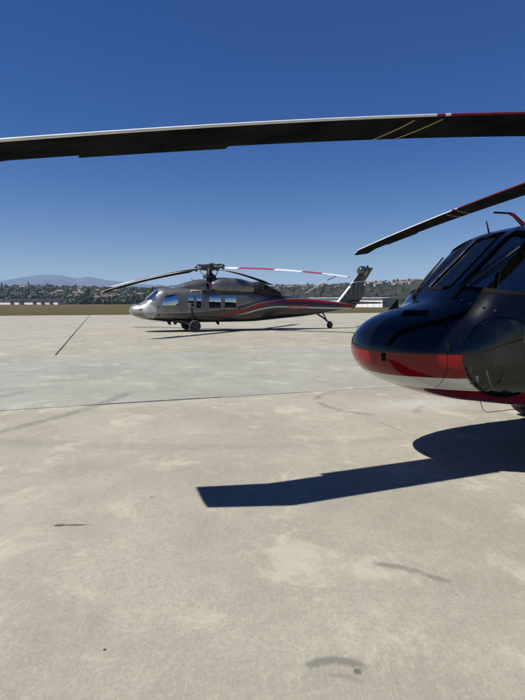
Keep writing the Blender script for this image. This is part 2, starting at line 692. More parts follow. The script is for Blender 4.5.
wd = MB()
for k in range(7200):
    px = tr_.uniform(-300, 860) if k < 3000 else tr_.uniform(-160, 262)
    d = tr_.uniform(350, 1150)
    if px > 240 and tr_.random() < .2:
        continue
    x, y = im_at(px, d)
    z = hill_h(x, y)
    s = tr_.uniform(1.4, 3.4) * (1 if px < 250 else .7) * (.75 if d < 430 else 1.15)
    for q in range(26):
        dv = Vector((tr_.gauss(0, 1), tr_.gauss(0, 1), tr_.gauss(0, 1))).normalized()
        p = Vector((x, y, z + s * .9)) + Vector((dv.x * s, dv.y * s, dv.z * s * .95)) * tr_.uniform(.6, 1.05)
        a = Vector((tr_.uniform(-1, 1), tr_.uniform(-1, 1), tr_.uniform(-1, 1))).normalized()
        b = dv.cross(a).normalized() * s * tr_.uniform(.25, .5)
        a = dv.cross(b).normalized() * s * tr_.uniform(.25, .5)
        wd.add([p + a, p + b, p - a, p - b], [(0, 1, 2, 3)])
tag(wd.build('woodland', M_LEAF, smooth=0), 'scrub and far-off treetops covering the hills beyond the airfield', 'woodland', kind='stuff')

# ------------------------------------------------------------------ houses, sheds, hangar
WALLS = [simple('stucco_cream', (.46, .40, .31), .85, var=.1, vscale=.6), simple('stucco_white', (.60, .58, .55), .85, var=.06, vscale=.6), simple('stucco_tan', (.30, .235, .18), .85, var=.1, vscale=.6)]
ROOFS = [simple('roof_tile', (.12, .075, .058), .85, var=.25, vscale=1.5), simple('roof_grey', (.075, .072, .072), .8, var=.2, vscale=1.5), simple('roof_brown', (.19, .13, .095), .85, var=.2, vscale=1.5)]
M_PANE = simple('window_dark', (.02, .025, .03), .12)
M_TRIM = simple('trim_white', (.75, .74, .72), .6)


def house(px, d, w, dp, h, rz, wi, ri, lab, grp, detail=True, roofh=None, zoff=0.0, name='house'):
    x, y = im_at(px, d)
    root = empty(name, (x, y, hill_h(x, y) - .6 + zoff), rz)
    tag(root, lab, 'house' if name == 'house' else 'building', grp)
    m = MB()
    m.box((0, 0, h / 2 + .3), (w, dp, h + .6))
    m.build('wall', WALLS[wi], root, 0)
    rh = roofh if roofh is not None else dp * .22
    e = .5
    m = MB()
    z0 = h + .6
    m.add([(-w / 2 - e, -dp / 2 - e, z0 - .15), (w / 2 + e, -dp / 2 - e, z0 - .15), (w / 2 + e, dp / 2 + e, z0 - .15), (-w / 2 - e, dp / 2 + e, z0 - .15),
           (-w / 2 - e + dp * .25, 0, z0 + rh), (w / 2 + e - dp * .25, 0, z0 + rh)],
          [(3, 2, 1, 0), (0, 1, 5, 4), (2, 3, 4, 5), (1, 2, 5), (3, 0, 4)])
    m.build('roof', ROOFS[ri], root, 0)
    if detail:
        n = max(2, int(w / 3.2))
        storeys = 2 if h > 4.5 else 1
        for st in range(storeys):
            for i in range(n):
                wx = (i + .5) / n * w - w / 2
                m = MB()
                m.box((wx, -dp / 2 - .02, .6 + 1.5 + 2.8 * st), (1.3, .10, 1.25))
                m.build('window', M_PANE, root, 0)
    return root


hr = random.Random(5)
# terrace of tile-roofed houses in front of the wooded belt
for i, (px, d, w, dp, h, wi, ri) in enumerate([(92, 420, 15, 9, 4.8, 2, 0), (101, 400, 13, 9, 5.2, 0, 0), (110, 415, 14, 9, 5.6, 2, 0), (118, 440, 12, 9, 5.0, 2, 2), (123.5, 395, 9, 8, 4.2, 1, 0), (131, 430, 10, 8, 5.0, 0, 0),
                                              (106, 520, 14, 9, 5.2, 0, 0), (98, 560, 12, 9, 5.4, 2, 0), (116, 560, 14, 9, 5.2, 0, 2), (128, 520, 11, 9, 5.2, 2, 0), (141, 470, 12, 9, 5.2, 2, 0), (86, 500, 10, 9, 4.8, 0, 1)]):
    house(px, d * 1.12, w * .72, dp * .8, h * .82, hr.uniform(-.25, .25), wi, ri, ('cream', 'white', 'tan')[wi] + ' stucco house with low ' + ('tiled', 'grey', 'brown')[ri] + ' hipped roof below the wooded belt', 'stucco houses below the wooded belt')
M_SHED = simple('shed_roof', (.03, .03, .031), .85, var=.25, vscale=.8, spec=.1)
# low sheds with pale fronts behind the field
for i, (px, w, wi) in enumerate([(11, 11, 1), (19.5, 11, 1), (33, 11, 1), (42, 9, 1), (51, 8, 0), (60, 6, 1)]):
    x, y = im_at(px, 340)
    root = empty('shed', (x, y, -.1), -.30)
    tag(root, 'long low ' + ('cream', 'white')[wi] + '-fronted shed with grey roof behind the dry field', 'shed', 'white-fronted sheds behind the field')
    m = MB().box((0, 0, .95), (w * .86, 9, 1.9))
    m.build('wall', WALLS[wi], root, 0)
    m = MB()
    m.add([(-w / 2, -4.75, 1.9), (w / 2, -4.75, 1.9), (w / 2, 7, 3.7), (-w / 2, 7, 3.7), (-w / 2, -4.75, 2.15), (w / 2, -4.75, 2.15), (w / 2, 7, 3.95), (-w / 2, 7, 3.95)],
          [(3, 2, 1, 0), (4, 5, 6, 7), (0, 1, 5, 4), (1, 2, 6, 5), (2, 3, 7, 6), (3, 0, 4, 7)])
    m.build('roof', M_SHED, root, 0)
for i in range(9):
    px = hr.uniform(0, 90)
    house(px, hr.uniform(480, 800), hr.uniform(9, 14), 9, hr.uniform(3, 5), hr.uniform(-.4, .4), hr.choice([0, 1, 2]), hr.choice([0, 1, 2]),
          'small house half hidden among the trees of the wooded belt', 'houses among the trees')
for i in range(110):
    px = hr.uniform(250, 470)
    d = hr.uniform(640, 1040)
    house(px, d, hr.uniform(4, 8), 5, hr.choice([2.0, 2.2, 3.4]), hr.uniform(-.7, .7), hr.choice([0, 0, 1, 2, 2]), hr.choice([0, 1, 1, 2]),
          'small stucco house scattered on the open hillside beyond the hangar', 'houses scattered on the hillside', detail=d < 700)

# hangar: one long white wall in the sun, the other's shade painted as grey panels
x0, y0 = im_at(382, 162)
HA = radians(25)
hroot = empty('hangar', (x0, y0, -.06), -HA)
tag(hroot, 'long low hangar with white wall and end greyed for shade beyond the grey helicopter', 'hangar')
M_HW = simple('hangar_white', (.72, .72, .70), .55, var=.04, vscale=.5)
M_HSHADE = simple('hangar_shade', (.19, .195, .21), .5, var=.15, vscale=.8)
M_HR = simple('hangar_roof', (.50, .51, .52), .45, metal=.2, var=.1, vscale=.4)
MB().box((-15, 15, 1.55), (29.9, 29.9, 3.1)).build('wall', M_HW, hroot, 0)
m = MB()
m.add([(-30.4, -.4, 3.05), (.4, -.4, 3.05), (.4, 30.4, 3.05), (-30.4, 30.4, 3.05), (-30.4, 15, 3.35), (.4, 15, 3.35)],
      [(3, 2, 1, 0), (0, 1, 5, 4), (2, 3, 4, 5), (1, 2, 5), (3, 0, 4)])
m.build('roof', M_HR, hroot, 0)
for i in range(15):
    MB().box((-1 - i * 2.0, .0, 1.5), (.08, .10, 2.9)).build('wall_rib', M_HW, hroot, 0)
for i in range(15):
    MB().box((0, 1.0 + i * 2.0, 1.5), (.12, 1.93, 2.95), ch=.02).build('end_panel', M_HSHADE, hroot, 0)

# ------------------------------------------------------------------ helicopters
NOSE = 4.53          # rotor shaft to nose tip


def X(s):
    return NOSE - s


#        s      w     ztop  zbot  zmid  ntop nbot
BODY = [(0.00, .000, 1.185, 1.185, 1.185, 2.0, 2.0),
        (0.02, .170, 1.285, 1.090, 1.185, 2.0, 2.0),
        (0.08, .335, 1.385, .990, 1.175, 2.0, 2.0),
        (0.20, .500, 1.480, .890, 1.160, 2.05, 2.05),
        (0.40, .640, 1.560, .800, 1.150, 2.1, 2.1),
        (0.64, .760, 1.625, .720, 1.150, 2.2, 2.2),
        (0.77, .815, 1.672, .688, 1.150, 2.4, 2.25),
        (0.85, .845, 1.740, .672, 1.152, 2.6, 2.3),
        (0.96, .880, 1.850, .652, 1.155, 2.9, 2.35),
        (1.22, .943, 2.090, .620, 1.160, 3.1, 2.45),
        (1.48, .996, 2.325, .592, 1.168, 3.3, 2.65),
        (1.65, 1.027, 2.405, .575, 1.176, 3.4, 2.8),
        (1.80, 1.053, 2.440, .555, 1.188, 3.5, 3.0),
        (2.00, 1.080, 2.450, .540, 1.200, 3.6, 3.2),
        (2.30, 1.120, 2.445, .525, 1.230, 3.9, 3.5),
        (2.80, 1.160, 2.420, .505, 1.280, 4.4, 4.0),
        (3.50, 1.180, 2.385, .500, 1.300, 5.0, 4.5),
        (6.20, 1.180, 2.350, .500, 1.300, 5.0, 4.5),
        (7.00, 1.120, 2.290, .510, 1.330, 4.2, 3.8),
        (8.00, .930, 2.180, .580, 1.360, 3.2, 3.0),
        (9.00, .740, 2.070, .660, 1.380, 2.8, 2.7),
        (10.2, .560, 1.955, .750, 1.390, 2.5, 2.5),
        (12.0, .360, 1.760, .990, 1.400, 2.4, 2.4),
        (13.0, .260, 1.630, 1.140, 1.390, 2.3, 2.3),
        (13.7, .150, 1.480, 1.250, 1.360, 2.2, 2.2),
        (13.95, .05, 1.370, 1.300, 1.330, 2.0, 2.0)]
_q = [sqrt(r[0]) for r in BODY]
BF = [pchip(_q, [r[i] for r in BODY]) for i in range(1, 7)]


def ring_at(s, n=72, inset=0.0):
    w, zt, zb, zm, nt, nb = [f(sqrt(max(s, 0))) for f in BF]
    w -= inset
    zt -= inset
    zb += inset
    out = []
    for j in range(n):
        a = 2 * pi * j / n
        ca, sa = cos(a), sin(a)
        e = nt if sa >= 0 else nb
        y = w * math.copysign(abs(ca) ** (2 / e), ca)
        k = abs(sa) ** (2 / e)
        z = zm + (zt - zm) * k if sa >= 0 else zm - (zm - zb) * k
        out.append(Vector((X(s), y, z)))
    return out


stations = [(i / 16 * .62) ** 2 for i in range(1, 16)] + list(np.linspace(.40, 2.6, 56)) + list(np.linspace(2.7, 7, 26)) + list(np.linspace(7.2, 13.95, 34))
_r = [ring_at(s) for s in stations]
_tip = [Vector((X(.0003), p.y * .12, 1.185 + (p.z - 1.185) * .12)) for p in _r[0]]
outer_mb = MB()
outer_mb.rings([_tip] + _r, cap=True)
OUT_ME = outer_mb.mesh('outer', 60)
_bv = [v.co.copy() for v in OUT_ME.vertices]
BVH = BVHTree.FromPolygons(_bv, [tuple(p.vertices) for p in OUT_ME.polygons])
cav_mb = MB()
cav_mb.rings([ring_at(s, 48, .045) for s in [.5, .6, .64, .77, .85, .96, 1.08, 1.22, 1.35, 1.48, 1.65, 1.8, 2.0, 2.3, 2.8, 3.5, 5, 6.2, 6.8]], cap=True, mat=1)
CAV_ME = cav_mb.mesh('cavity', 0)


def hit(o, d):
    p, n, i, dist = BVH.ray_cast(Vector(o), Vector(d))
    return (p, n) if p is not None else (None, None)


def side_pt(s, z, sgn=1):
    """point and outward normal on the skin at station s, height z, port (+1) or starboard (-1)"""
    p, n = hit((X(s), 3 * sgn, z), (0, -sgn, 0))
    if p is None:
        p, n = BVH.find_nearest(Vector((X(s), .6 * sgn, z)))[:2]
    return p, (n if n.y * sgn > 0 or abs(n.y) < .2 else -n)


def front_pt(y, z):
    p, n = hit((9, y, z), (-1, 0, 0))
    if p is None:
        p, n = BVH.find_nearest(Vector((X(1.9), y, z)))[:2]
    return p, n


def top_pt(s, y):
    p, n = hit((X(s), y, 6), (0, 0, -1))
    return p, n


def resample(poly, n):
    pts = [Vector((a, b)) for a, b in poly]
    seg = [(pts[i], pts[(i + 1) % len(pts)]) for i in range(len(pts))]
    tot = sum((b - a).length for a, b in seg)
    out = []
    for a, b in seg:
        k = max(1, round((b - a).length / tot * n))
        out += [a + (b - a) * i / k for i in range(k)]
    return out


def rounded(poly, r, k=4):
    out = []
    n = len(poly)
    for i in range(n):
        p = Vector(poly[i])
        a = Vector(poly[i - 1]) - p
        b = Vector(poly[(i + 1) % n]) - p
        q = min(r, a.length * .45, b.length * .45)
        p0 = p + a.normalized() * q
        p1 = p + b.normalized() * q
        for j in range(k + 1):
            t = j / k
            out.append(tuple(p0 * (1 - t) ** 2 + p * 2 * t * (1 - t) + p1 * t * t))
    return out


def area2(poly):
    return sum(poly[i][0] * poly[(i + 1) % len(poly)][1] - poly[(i + 1) % len(poly)][0] * poly[i][1] for i in range(len(poly)))


def offset(poly, d):
    """move a polygon outward by d (inward if negative)"""
    n = len(poly)
    sg = 1 if area2(poly) > 0 else -1
    out = []
    for i in range(n):
        a, b, c = Vector(poly[i - 1]), Vector(poly[i]), Vector(poly[(i + 1) % n])
        e1 = (b - a).normalized()
        e2 = (c - b).normalized()
        n1 = Vector((e1.y, -e1.x)) * sg
        n2 = Vector((e2.y, -e2.x)) * sg
        m = n1 + n2
        m = m / max(m.length_squared, .2) * 2
        out.append(tuple(b + m * d))
    return out


def prism_side(mb, poly, y0, y1):
    a = [(X(s), y0, z) for s, z in poly]
    b = [(X(s), y1, z) for s, z in poly]
    mb.rings([a, b], cap=True)


def prism_front(mb, poly, s0, s1):
    a = [(X(s0), y, z) for y, z in poly]
    b = [(X(s1), y, z) for y, z in poly]
    mb.rings([a, b], cap=True)


def boolean(me, cut, op):
    a = bpy.data.objects.new('a', me)
    b = bpy.data.objects.new('b', cut)
    COL.objects.link(a)
    COL.objects.link(b)
    md = a.modifiers.new('b', 'BOOLEAN')
    md.object = b
    md.operation = op
    md.solver = 'EXACT'
    dg = bpy.context.evaluated_depsgraph_get()
    res = bpy.data.meshes.new_from_object(a.evaluated_get(dg), depsgraph=dg)
    bpy.data.objects.remove(a)
    bpy.data.objects.remove(b)
    return res


# openings -------------------------------------------------------------
W_PORT = [(.33, 1.785), (.58, 1.765), (.90, 1.715), (.86, 2.07), (.72, 2.24), (.32, 2.335)]
W_STBD = [(-y, z) for y, z in W_PORT][::-1]
W_MID = [(-.20, 1.79), (.20, 1.79), (.185, 2.345), (-.185, 2.345)]
FRONTS = [rounded(p, .05) for p in (W_PORT, W_MID, W_STBD)]
W_DOOR = rounded([(1.60, 1.46), (1.90, 2.06), (2.50, 2.08), (2.55, 1.46)], .06)
W_CHIN = [(1.347, 1.16), (1.311, 1.296), (1.231, 1.41), (1.12, 1.486), (1.001, 1.512), (.885, 1.484), (.782, 1.406), (.695, 1.292),
          (.662, 1.157), (.704, 1.018), (.826, .89), (1.001, .795), (1.165, .765), (1.254, .803), (1.303, .897), (1.336, 1.022)]
W_CHIN = rounded(W_CHIN, .2, 3)
W_GUN = [rounded([(a, 1.30), (a, 2.02), (b, 2.02), (b, 1.30)], .05) for a, b in ((3.06, 3.38), (3.52, 3.80))]
W_CAB = [rounded([(a, 1.27), (a, 1.97), (b, 1.97), (b, 1.27)], .06) for a, b in ((4.22, 4.92), (5.12, 5.80))]
SIDES = [W_DOOR, W_CHIN] + W_GUN + W_CAB
D_COCK = rounded([(1.52, .74), (1.46, 1.42), (1.78, 2.13), (2.68, 2.15), (2.70, .74)], .08)
D_CAB = rounded([(3.98, .72), (3.98, 2.10), (5.98, 2.10), (5.98, .72)], .1)

OUT_ME.materials.append(None)
OUT_ME.materials.append(None)
CAV_ME.materials.append(None)
CAV_ME.materials.append(None)
shell = boolean(OUT_ME, CAV_ME, 'DIFFERENCE')
cm = MB()
for p in FRONTS:
    prism_front(cm, p, .80, 1.85)
shell = boolean(shell, cm.mesh('c', 0), 'DIFFERENCE')
cm = MB()
for p in SIDES:
    lo = .25 if p is W_CHIN else .55
    prism_side(cm, p, lo, 1.7)
    prism_side(cm, p, -lo, -1.7)
shell = boolean(shell, cm.mesh('c', 0), 'DIFFERENCE')
DOORS = []
for poly, nm in ((D_COCK, 'cockpit_door'), (D_CAB, 'cabin_door')):
    for sg in (1, -1):
        c1 = MB()
        prism_side(c1, offset(poly, -.008), .6 * sg, 1.7 * sg)
        DOORS.append((nm, sg, boolean(shell, c1.mesh('c', 0), 'INTERSECT')))
cm = MB()
for poly in (D_COCK, D_CAB):
    for sg in (1, -1):
        prism_side(cm, poly, .6 * sg, 1.7 * sg)
SHELL = boolean(shell, cm.mesh('c', 0), 'DIFFERENCE')
for me in [SHELL] + [d[2] for d in DOORS]:
    me.polygons.foreach_set('use_smooth', [True] * len(me.polygons))
    me.set_sharp_from_angle(angle=radians(28))


def pane(poly, fn, inset, sub=5):
    bm = bmesh.new()
    vs = [bm.verts.new((a, b, 0)) for a, b in poly]
    bm.faces.new(vs)
    bmesh.ops.triangulate(bm, faces=bm.faces[:])
    for k in range(sub):
        lng = [e for e in bm.edges if e.calc_length() > .09]
        if not lng:
            break
        bmesh.ops.subdivide_edges(bm, edges=lng, cuts=1)
        bmesh.ops.triangulate(bm, faces=bm.faces[:])
    bm.verts.index_update()
    v = []
    for q in bm.verts:
        p, n = fn(q.co.x, q.co.y)
        v.append(p - n * inset)
    f = [[w.index for w in fc.verts] for fc in bm.faces]
    bm.free()
    m = MB()
    m.add(v, f)
    return m.mesh('pane', 180)


def frame_ring(poly, fn, w_in, w_out, proud, n=60):
    base = resample(poly, n)
    base = [tuple(p) for p in base]
    ins = offset(base, -w_in)
    outs = offset(base, w_out)
    m = MB()
    cols = []
    for i in range(len(base)):
        pi_, ni = fn(*ins[i])
        po, no = fn(*outs[i])
        cols.append([po - no * .004, po + no * proud * .8, pi_ + ni * proud, pi_ - ni * .02])
    k = len(base)
    v = [p for c in cols for p in c]
    f = []
    for i in range(k):
        j = (i + 1) % k
        for q in range(3):
            f.append((i * 4 + q, j * 4 + q, j * 4 + q + 1, i * 4 + q + 1))
    m.add(v, f)
    return m.mesh('frame', 30)


def seal_ring(poly, fn, depth=.03, hw=.03, n=60):
    base = [tuple(p) for p in resample(poly, n)]
    a_, b_ = offset(base, -hw), offset(base, hw)
    m = MB()
    k = len(base)
    v = []
    for i in range(k):
        for q in (a_[i], b_[i]):
            p, nn = fn(*q)
            v += [p - nn * depth, p - nn * (depth + .006)]
    f = []
    for i in range(k):
        j = (i + 1) % k
        for c0, c1 in ((0, 2), (2, 3), (3, 1), (1, 0)):
            f.append((i * 4 + c0, j * 4 + c0, j * 4 + c1, i * 4 + c1))
    m.add(v, f)
    return m.mesh('seal', 0)


def fs(sg):
    return lambda s, z: side_pt(s, z, sg)


def seam(pts, rad=.004):
    """a thin raised strip following the skin through a list of skin points"""
    m = MB()
    m.tube(pts, rad, 5)
    return m


# panes: (name, mesh) shared by both machines
PANES = []
for p in FRONTS:
    PANES.append(('windshield_pane', pane(offset(p, .012), front_pt, .012), frame_ring(p, front_pt, .014, .022, .005), 'windshield_frame', None))
for sg in (1, -1):
    PANES.append(('chin_window', pane(offset(W_CHIN, .02), fs(sg), -.004), frame_ring(W_CHIN, fs(sg), .006, .014, .003), 'chin_window_frame', None))
    for p in W_GUN:
        PANES.append(('gunner_window', pane(offset(p, .012), fs(sg), .010), frame_ring(p, fs(sg), .008, .025, .005), 'window_frame', None))
DOORPANES = {}
SEALS = {}
for sg in (1, -1):
    SEALS[('cockpit_door', sg)] = seal_ring(D_COCK, fs(sg))
    SEALS[('cabin_door', sg)] = seal_ring(D_CAB, fs(sg))
    DOORPANES[('cockpit_door', sg)] = [(pane(offset(W_DOOR, .012), fs(sg), .010), frame_ring(W_DOOR, fs(sg), .01, .03, .006))]
    DOORPANES[('cabin_door', sg)] = [(pane(offset(p, .012), fs(sg), .010), frame_ring(p, fs(sg), .01, .03, .006)) for p in W_CAB]

# ------------------------------------------------------------------ helicopter materials
def glass(name, tint, refl, rough=.02):
    t = NT(name)
    t.n.remove(t.b)
    tr = t.new('ShaderNodeBsdfTransparent')
    tr.inputs[0].default_value = tuple(tint) + (1,)
    gl = t.new('ShaderNodeBsdfGlossy')
    gl.inputs['Roughness'].default_value = rough
    fr = t.new('ShaderNodeFresnel')
    fr.inputs[0].default_value = 1.5
    f = t.math('MAXIMUM', t.math('MULTIPLY', fr.outputs[0], 1.0), refl)
    mx = t.new('ShaderNodeMixShader')
    t.link(f, mx.inputs[0])
    t.link(tr.outputs[0], mx.inputs[1])
    t.link(gl.outputs[0], mx.inputs[2])
    t.link(mx.outputs[0], t.out.inputs[0])
    return t.m


def curve_node(t, xin, pts, x0, x1, z0, z1):
    """value z as a function of x by way of a float curve"""
    mr = t.new('ShaderNodeMapRange')
    mr.inputs['From Min'].default_value = x0
    mr.inputs['From Max'].default_value = x1
    t.link(xin, mr.inputs['Value'])
    fc = t.new('ShaderNodeFloatCurve')
    cv = fc.mapping.curves[0]
    P = [((a - x0) / (x1 - x0), (b - z0) / (z1 - z0)) for a, b in pts]
    while len(cv.points) < len(P):
        cv.points.new(.5, .5)
    for q, (a, b) in zip(cv.points, P):
        q.location = (a, b)
    fc.mapping.update()
    t.link(mr.outputs[0], fc.inputs['Value'])
    return t.math('MULTIPLY_ADD', fc.outputs[0], z1 - z0, z0)


def finish_paint(t, c, rough=.22, coat=1.0, spec=.5, bumps=.04):
    co = t.coords()
    n = t.noise(co, 3.0, 6, .7)
    n2 = t.noise(co, 45, 3, .7)
    dust = t.math('MULTIPLY', t.ramp(n, .5, .8), .005)
    c = t.mix(dust, c, (.25, .22, .18))
    t.link(c, t.b.inputs['Base Color'])
    t.set(Coat_Weight=coat, Coat_IOR=1.38, Coat_Roughness=.008, Specular_IOR_Level=spec)
    t.link(t.math('MULTIPLY_ADD', n, .15, rough - .05), t.b.inputs['Roughness'])
    t.bump(t.noise(co, 2.2, 2, .5), bumps, .02)


def paint_near():
    t = NT('paint_navy_red_white')
    P = t.sep(t.coords())
    zz = t.math('ADD', P[2], t.math('MULTIPLY', t.ramp(P[0], 3.2, -6.0), -.0))
    navy, red, white, belly = (.0016, .002, .0055), (.155, .001, .004), (.52, .51, .48), (.10, .002, .004)

    def above(z):
        return t.ramp(zz, z - .0015, z + .0015)
    c = t.mix(above(.825), belly, white)
    c = t.mix(above(.955), c, red)
    c = t.mix(above(1.175), c, navy)
    finish_paint(t, c, .25, 1.0, .03, .006)
    return t.m


def paint_far():
    t = NT('paint_charcoal_striped')
    P = t.sep(t.coords())
    x, z = P[0], P[2]
    grey, black, red, white, silver = (.16, .158, .155), (.012, .012, .013), (.30, .006, .014), (.50, .48, .45), (.26, .25, .235)
    # two-tone: dark belly and tail below a sweeping line
    def band(pts, half, soft=.004):
        zc = curve_node(t, x, pts, -10, 5, 0, 4)
        d = t.math('SUBTRACT', z, zc)
        return d, t.ramp(t.math('ABSOLUTE', d), half + soft, half - soft)
    S = lambda s: X(s)
    d1, m1 = band(sorted([(S(.2), 1.02), (S(1.5), 1.06), (S(3.2), 1.10), (S(4.6), 1.22), (S(5.8), 1.42), (S(6.6), 1.62), (S(7.6), 1.85), (S(9), 2.1), (S(13.9), 2.3)]), .028)
    d2, m2 = band(sorted([(S(2.5), .80), (S(4.6), .92), (S(6.0), 1.12), (S(7.0), 1.42), (S(7.8), 1.62), (S(9), 1.74), (S(10.5), 1.76), (S(12), 1.62), (S(13.9), 1.40)]), .085)
    d3, m3 = band(sorted([(S(4.8), .80), (S(6.2), .98), (S(7.2), 1.22), (S(8.2), 1.36), (S(9.5), 1.34), (S(11), 1.30), (S(12.5), 1.26), (S(13.9), 1.25)]), .042)
    d4, m4 = band(sorted([(S(4.8), 1.00), (S(6.2), 1.28), (S(7.2), 1.58), (S(8.2), 1.72), (S(9.5), 1.86), (S(11), 1.82), (S(12.5), 1.66), (S(13.9), 1.48)]), .028)
    low = t.ramp(d2, .03, -.03)
    c = t.mix(low, grey, black)
    c = t.mix(t.math('MULTIPLY', t.ramp(x, S(1.9), S(1.2)), t.ramp(z, .98, 1.06)), c, (.30, .30, .295))  # sunlight on the nose painted in as lighter grey
    c = t.mix(t.math('MULTIPLY', t.math('MULTIPLY', t.ramp(d1, .0, -.02), t.ramp(x, S(1.2), S(2.6))), .8), c, (.035, .033, .032))
    c = t.mix(t.math('MULTIPLY', t.ramp(x, S(7.0), S(9.0)), .75), c, (.03, .03, .031))
    c = t.mix(t.math('MULTIPLY', m1, t.ramp(x, S(7.2), S(6.4))), c, silver)
    c = t.mix(t.math('MULTIPLY', m2, t.ramp(x, S(4.2), S(6.4))), c, red)
    c = t.mix(t.math('MULTIPLY', m3, t.ramp(x, S(5.6), S(6.8))), c, white)
    c = t.mix(t.math('MULTIPLY', m4, t.ramp(x, S(5.6), S(6.8))), c, silver)
    finish_paint(t, c, .3, .8)
    t.set(Metallic=.6)
    return t.m


def paint_fin():
    t = NT('paint_fin_checker')
    co = t.coords()
    P = t.sep(co)
    # slanting checks that follow the sweep of the fin
    wav = t.math('MULTIPLY', t.math('SINE', t.math('MULTIPLY', P[2], 5.0)), .06)
    u = t.math('ADD', t.math('MULTIPLY_ADD', P[2], .85, P[0]), wav)
    v = t.math('MULTIPLY_ADD', P[0], -.25, P[2])
    cb = t.new('ShaderNodeCombineXYZ')
    t.link(u, cb.inputs[0])
    t.link(v, cb.inputs[1])
    ck = t.new('ShaderNodeTexChecker')
    ck.inputs['Scale'].default_value = 5.0
    ck.inputs['Color1'].default_value = (.075, .075, .08, 1)
    ck.inputs['Color2'].default_value = (.008, .008, .01, 1)
    t.link(cb.outputs[0], ck.inputs['Vector'])
    reg = t.math('MULTIPLY', t.ramp(P[2], 1.82, 1.84), t.ramp(t.math('MULTIPLY_ADD', P[0], .12, P[2]), 1.76, 1.74))
    c = t.mix(reg, (.020, .020, .022), ck.outputs[0])
    # pale line over the checks and pale leading edge
    zl = t.math('MULTIPLY_ADD', P[0], .12, P[2])
    c = t.mix(t.ramp(t.math('ABSOLUTE', t.math('SUBTRACT', zl, 1.77)), .030, .022), c, (.5, .49, .47))
    le = t.math('MULTIPLY_ADD', P[2], .8505, P[0])
    c = t.mix(t.math('MULTIPLY', t.ramp(le, X(12.68) + .8505 * 1.64 - .14, X(12.68) + .8505 * 1.64 - .12), t.ramp(P[2], 2.66, 2.64)), c, (.62, .61, .58))
    finish_paint(t, c, .25, .8)
    return t.m


M_NEAR = paint_near()
M_FAR = paint_far()
M_FIN = paint_fin()
M_NAVY = simple('paint_navy', (.0016, .002, .0055), .25, coat=1.0, spec=.03, var=.15, vscale=3)
M_CHAR = simple('paint_charcoal', (.14, .138, .135), .3, metal=.6, coat=.8, var=.12, vscale=2)
M_BLACKP = simple('paint_black', (.008, .008, .009), .6, spec=.3, var=.2, vscale=3)
M_INT = simple('cockpit_lining', (.09, .09, .095), .75, var=.2, vscale=4)
M_SEAT = simple('seat_fabric', (.34, .32, .28), .9, var=.12, vscale=8)
M_RUB = simple('tyre_rubber', (.016, .016, .017), .75, var=.25, vscale=12)
M_STEEL = simple('dark_steel', (.06, .06, .062), .42, metal=.7, var=.25, vscale=10)
M_ALU = simple('bare_metal', (.55, .55, .54), .28, metal=1.0, var=.1, vscale=10)
M_RED = simple('red_paint', (.30, .006, .012), .35, coat=.4, var=.12)
M_WHT = simple('white_paint', (.62, .61, .58), .4, coat=.3, var=.05)
M_BUND = simple('blade_black', (.013, .0135, .015), .8, var=.35, vscale=2.5, spec=.0)
M_BTOP = simple('blade_grey', (.15, .15, .15), .5, var=.2, vscale=2.5)
M_LEG = simple('edge_grey', (.40, .40, .39), .45, var=.1)
M_DRED = simple('edge_red', (.15, .004, .01), .4, var=.15)
M_YEL = simple('blade_line', (.30, .24, .10), .6, var=.15)
M_SEAL = simple('window_seal', (.004, .004, .005), .7, spec=.05)
M_CABLE = simple('cable', (.02, .02, .02), .6)
G_NEAR = glass('glass_tinted', (.80, .84, .88), .19)
G_CHIN = glass('glass_chin', (.62, .62, .62), .055)
G_FAR = glass('glass_mirrored', (.25, .28, .34), .88)
G_FARW = simple('chin_cover_white', (.33, .335, .34), .5, var=.06, vscale=4)
M_LENS = simple('lamp_lens', (.75, .75, .72), .15, coat=1)
M_PLUG = simple('red_plug', (.35, .012, .02), .8, var=.15)

RB = 8.18


def blade_station(r, D, tw, t1):
    chord_le, chord_te = .13, -.40
    if r < 1.7:
        k = max(0, (r - 1.0) / .7)
        k = k * k * (3 - 2 * k)
        chord_le = .07 + .06 * k
        chord_te = -.09 - .31 * k
    sw = 0.0
    if r > RB * .929:
        sw = (r - RB * .929) * .364
        chord_te = -.40 + (r - RB * .929) * .10
    ang = radians(tw + t1 * (1 - r / RB))
    z = -D[0] * (r / RB) ** 2 - D[1] * (r / RB)
    return chord_le - sw, chord_te - sw, z, ang


def foil(r, D, tw, t1, x0=0.0, x1=1.0, n=9, grow=0.0):
    """closed airfoil ring from chord fraction x0 to x1 (0 = leading edge); y is forward along the chord"""
    le, te, z0, ang = blade_station(r, D, tw, t1)
    c = le - te
    th = .085 if r > 1.7 else .085 + .25 * (1.7 - r)
    fr = [x0 + (x1 - x0) * (.5 - .5 * cos(pi * i / n)) for i in range(n + 1)]

    def half(f):
        return 5 * th * (.2969 * sqrt(f) - .126 * f - .3516 * f * f + .2843 * f ** 3 - .1015 * f ** 4) * c + grow + .0015
    pts = [(f, half(f) * 1.08) for f in fr] + [(f, -half(f) * .92) for f in fr[::-1]]
    out = []
    for f, h in pts:
        y = le - f * c + (grow if f == x0 and x0 == 0 else 0)
        out.append(Vector((r, y * cos(ang) - h * sin(ang), z0 + y * sin(ang) + h * cos(ang))))
    return out


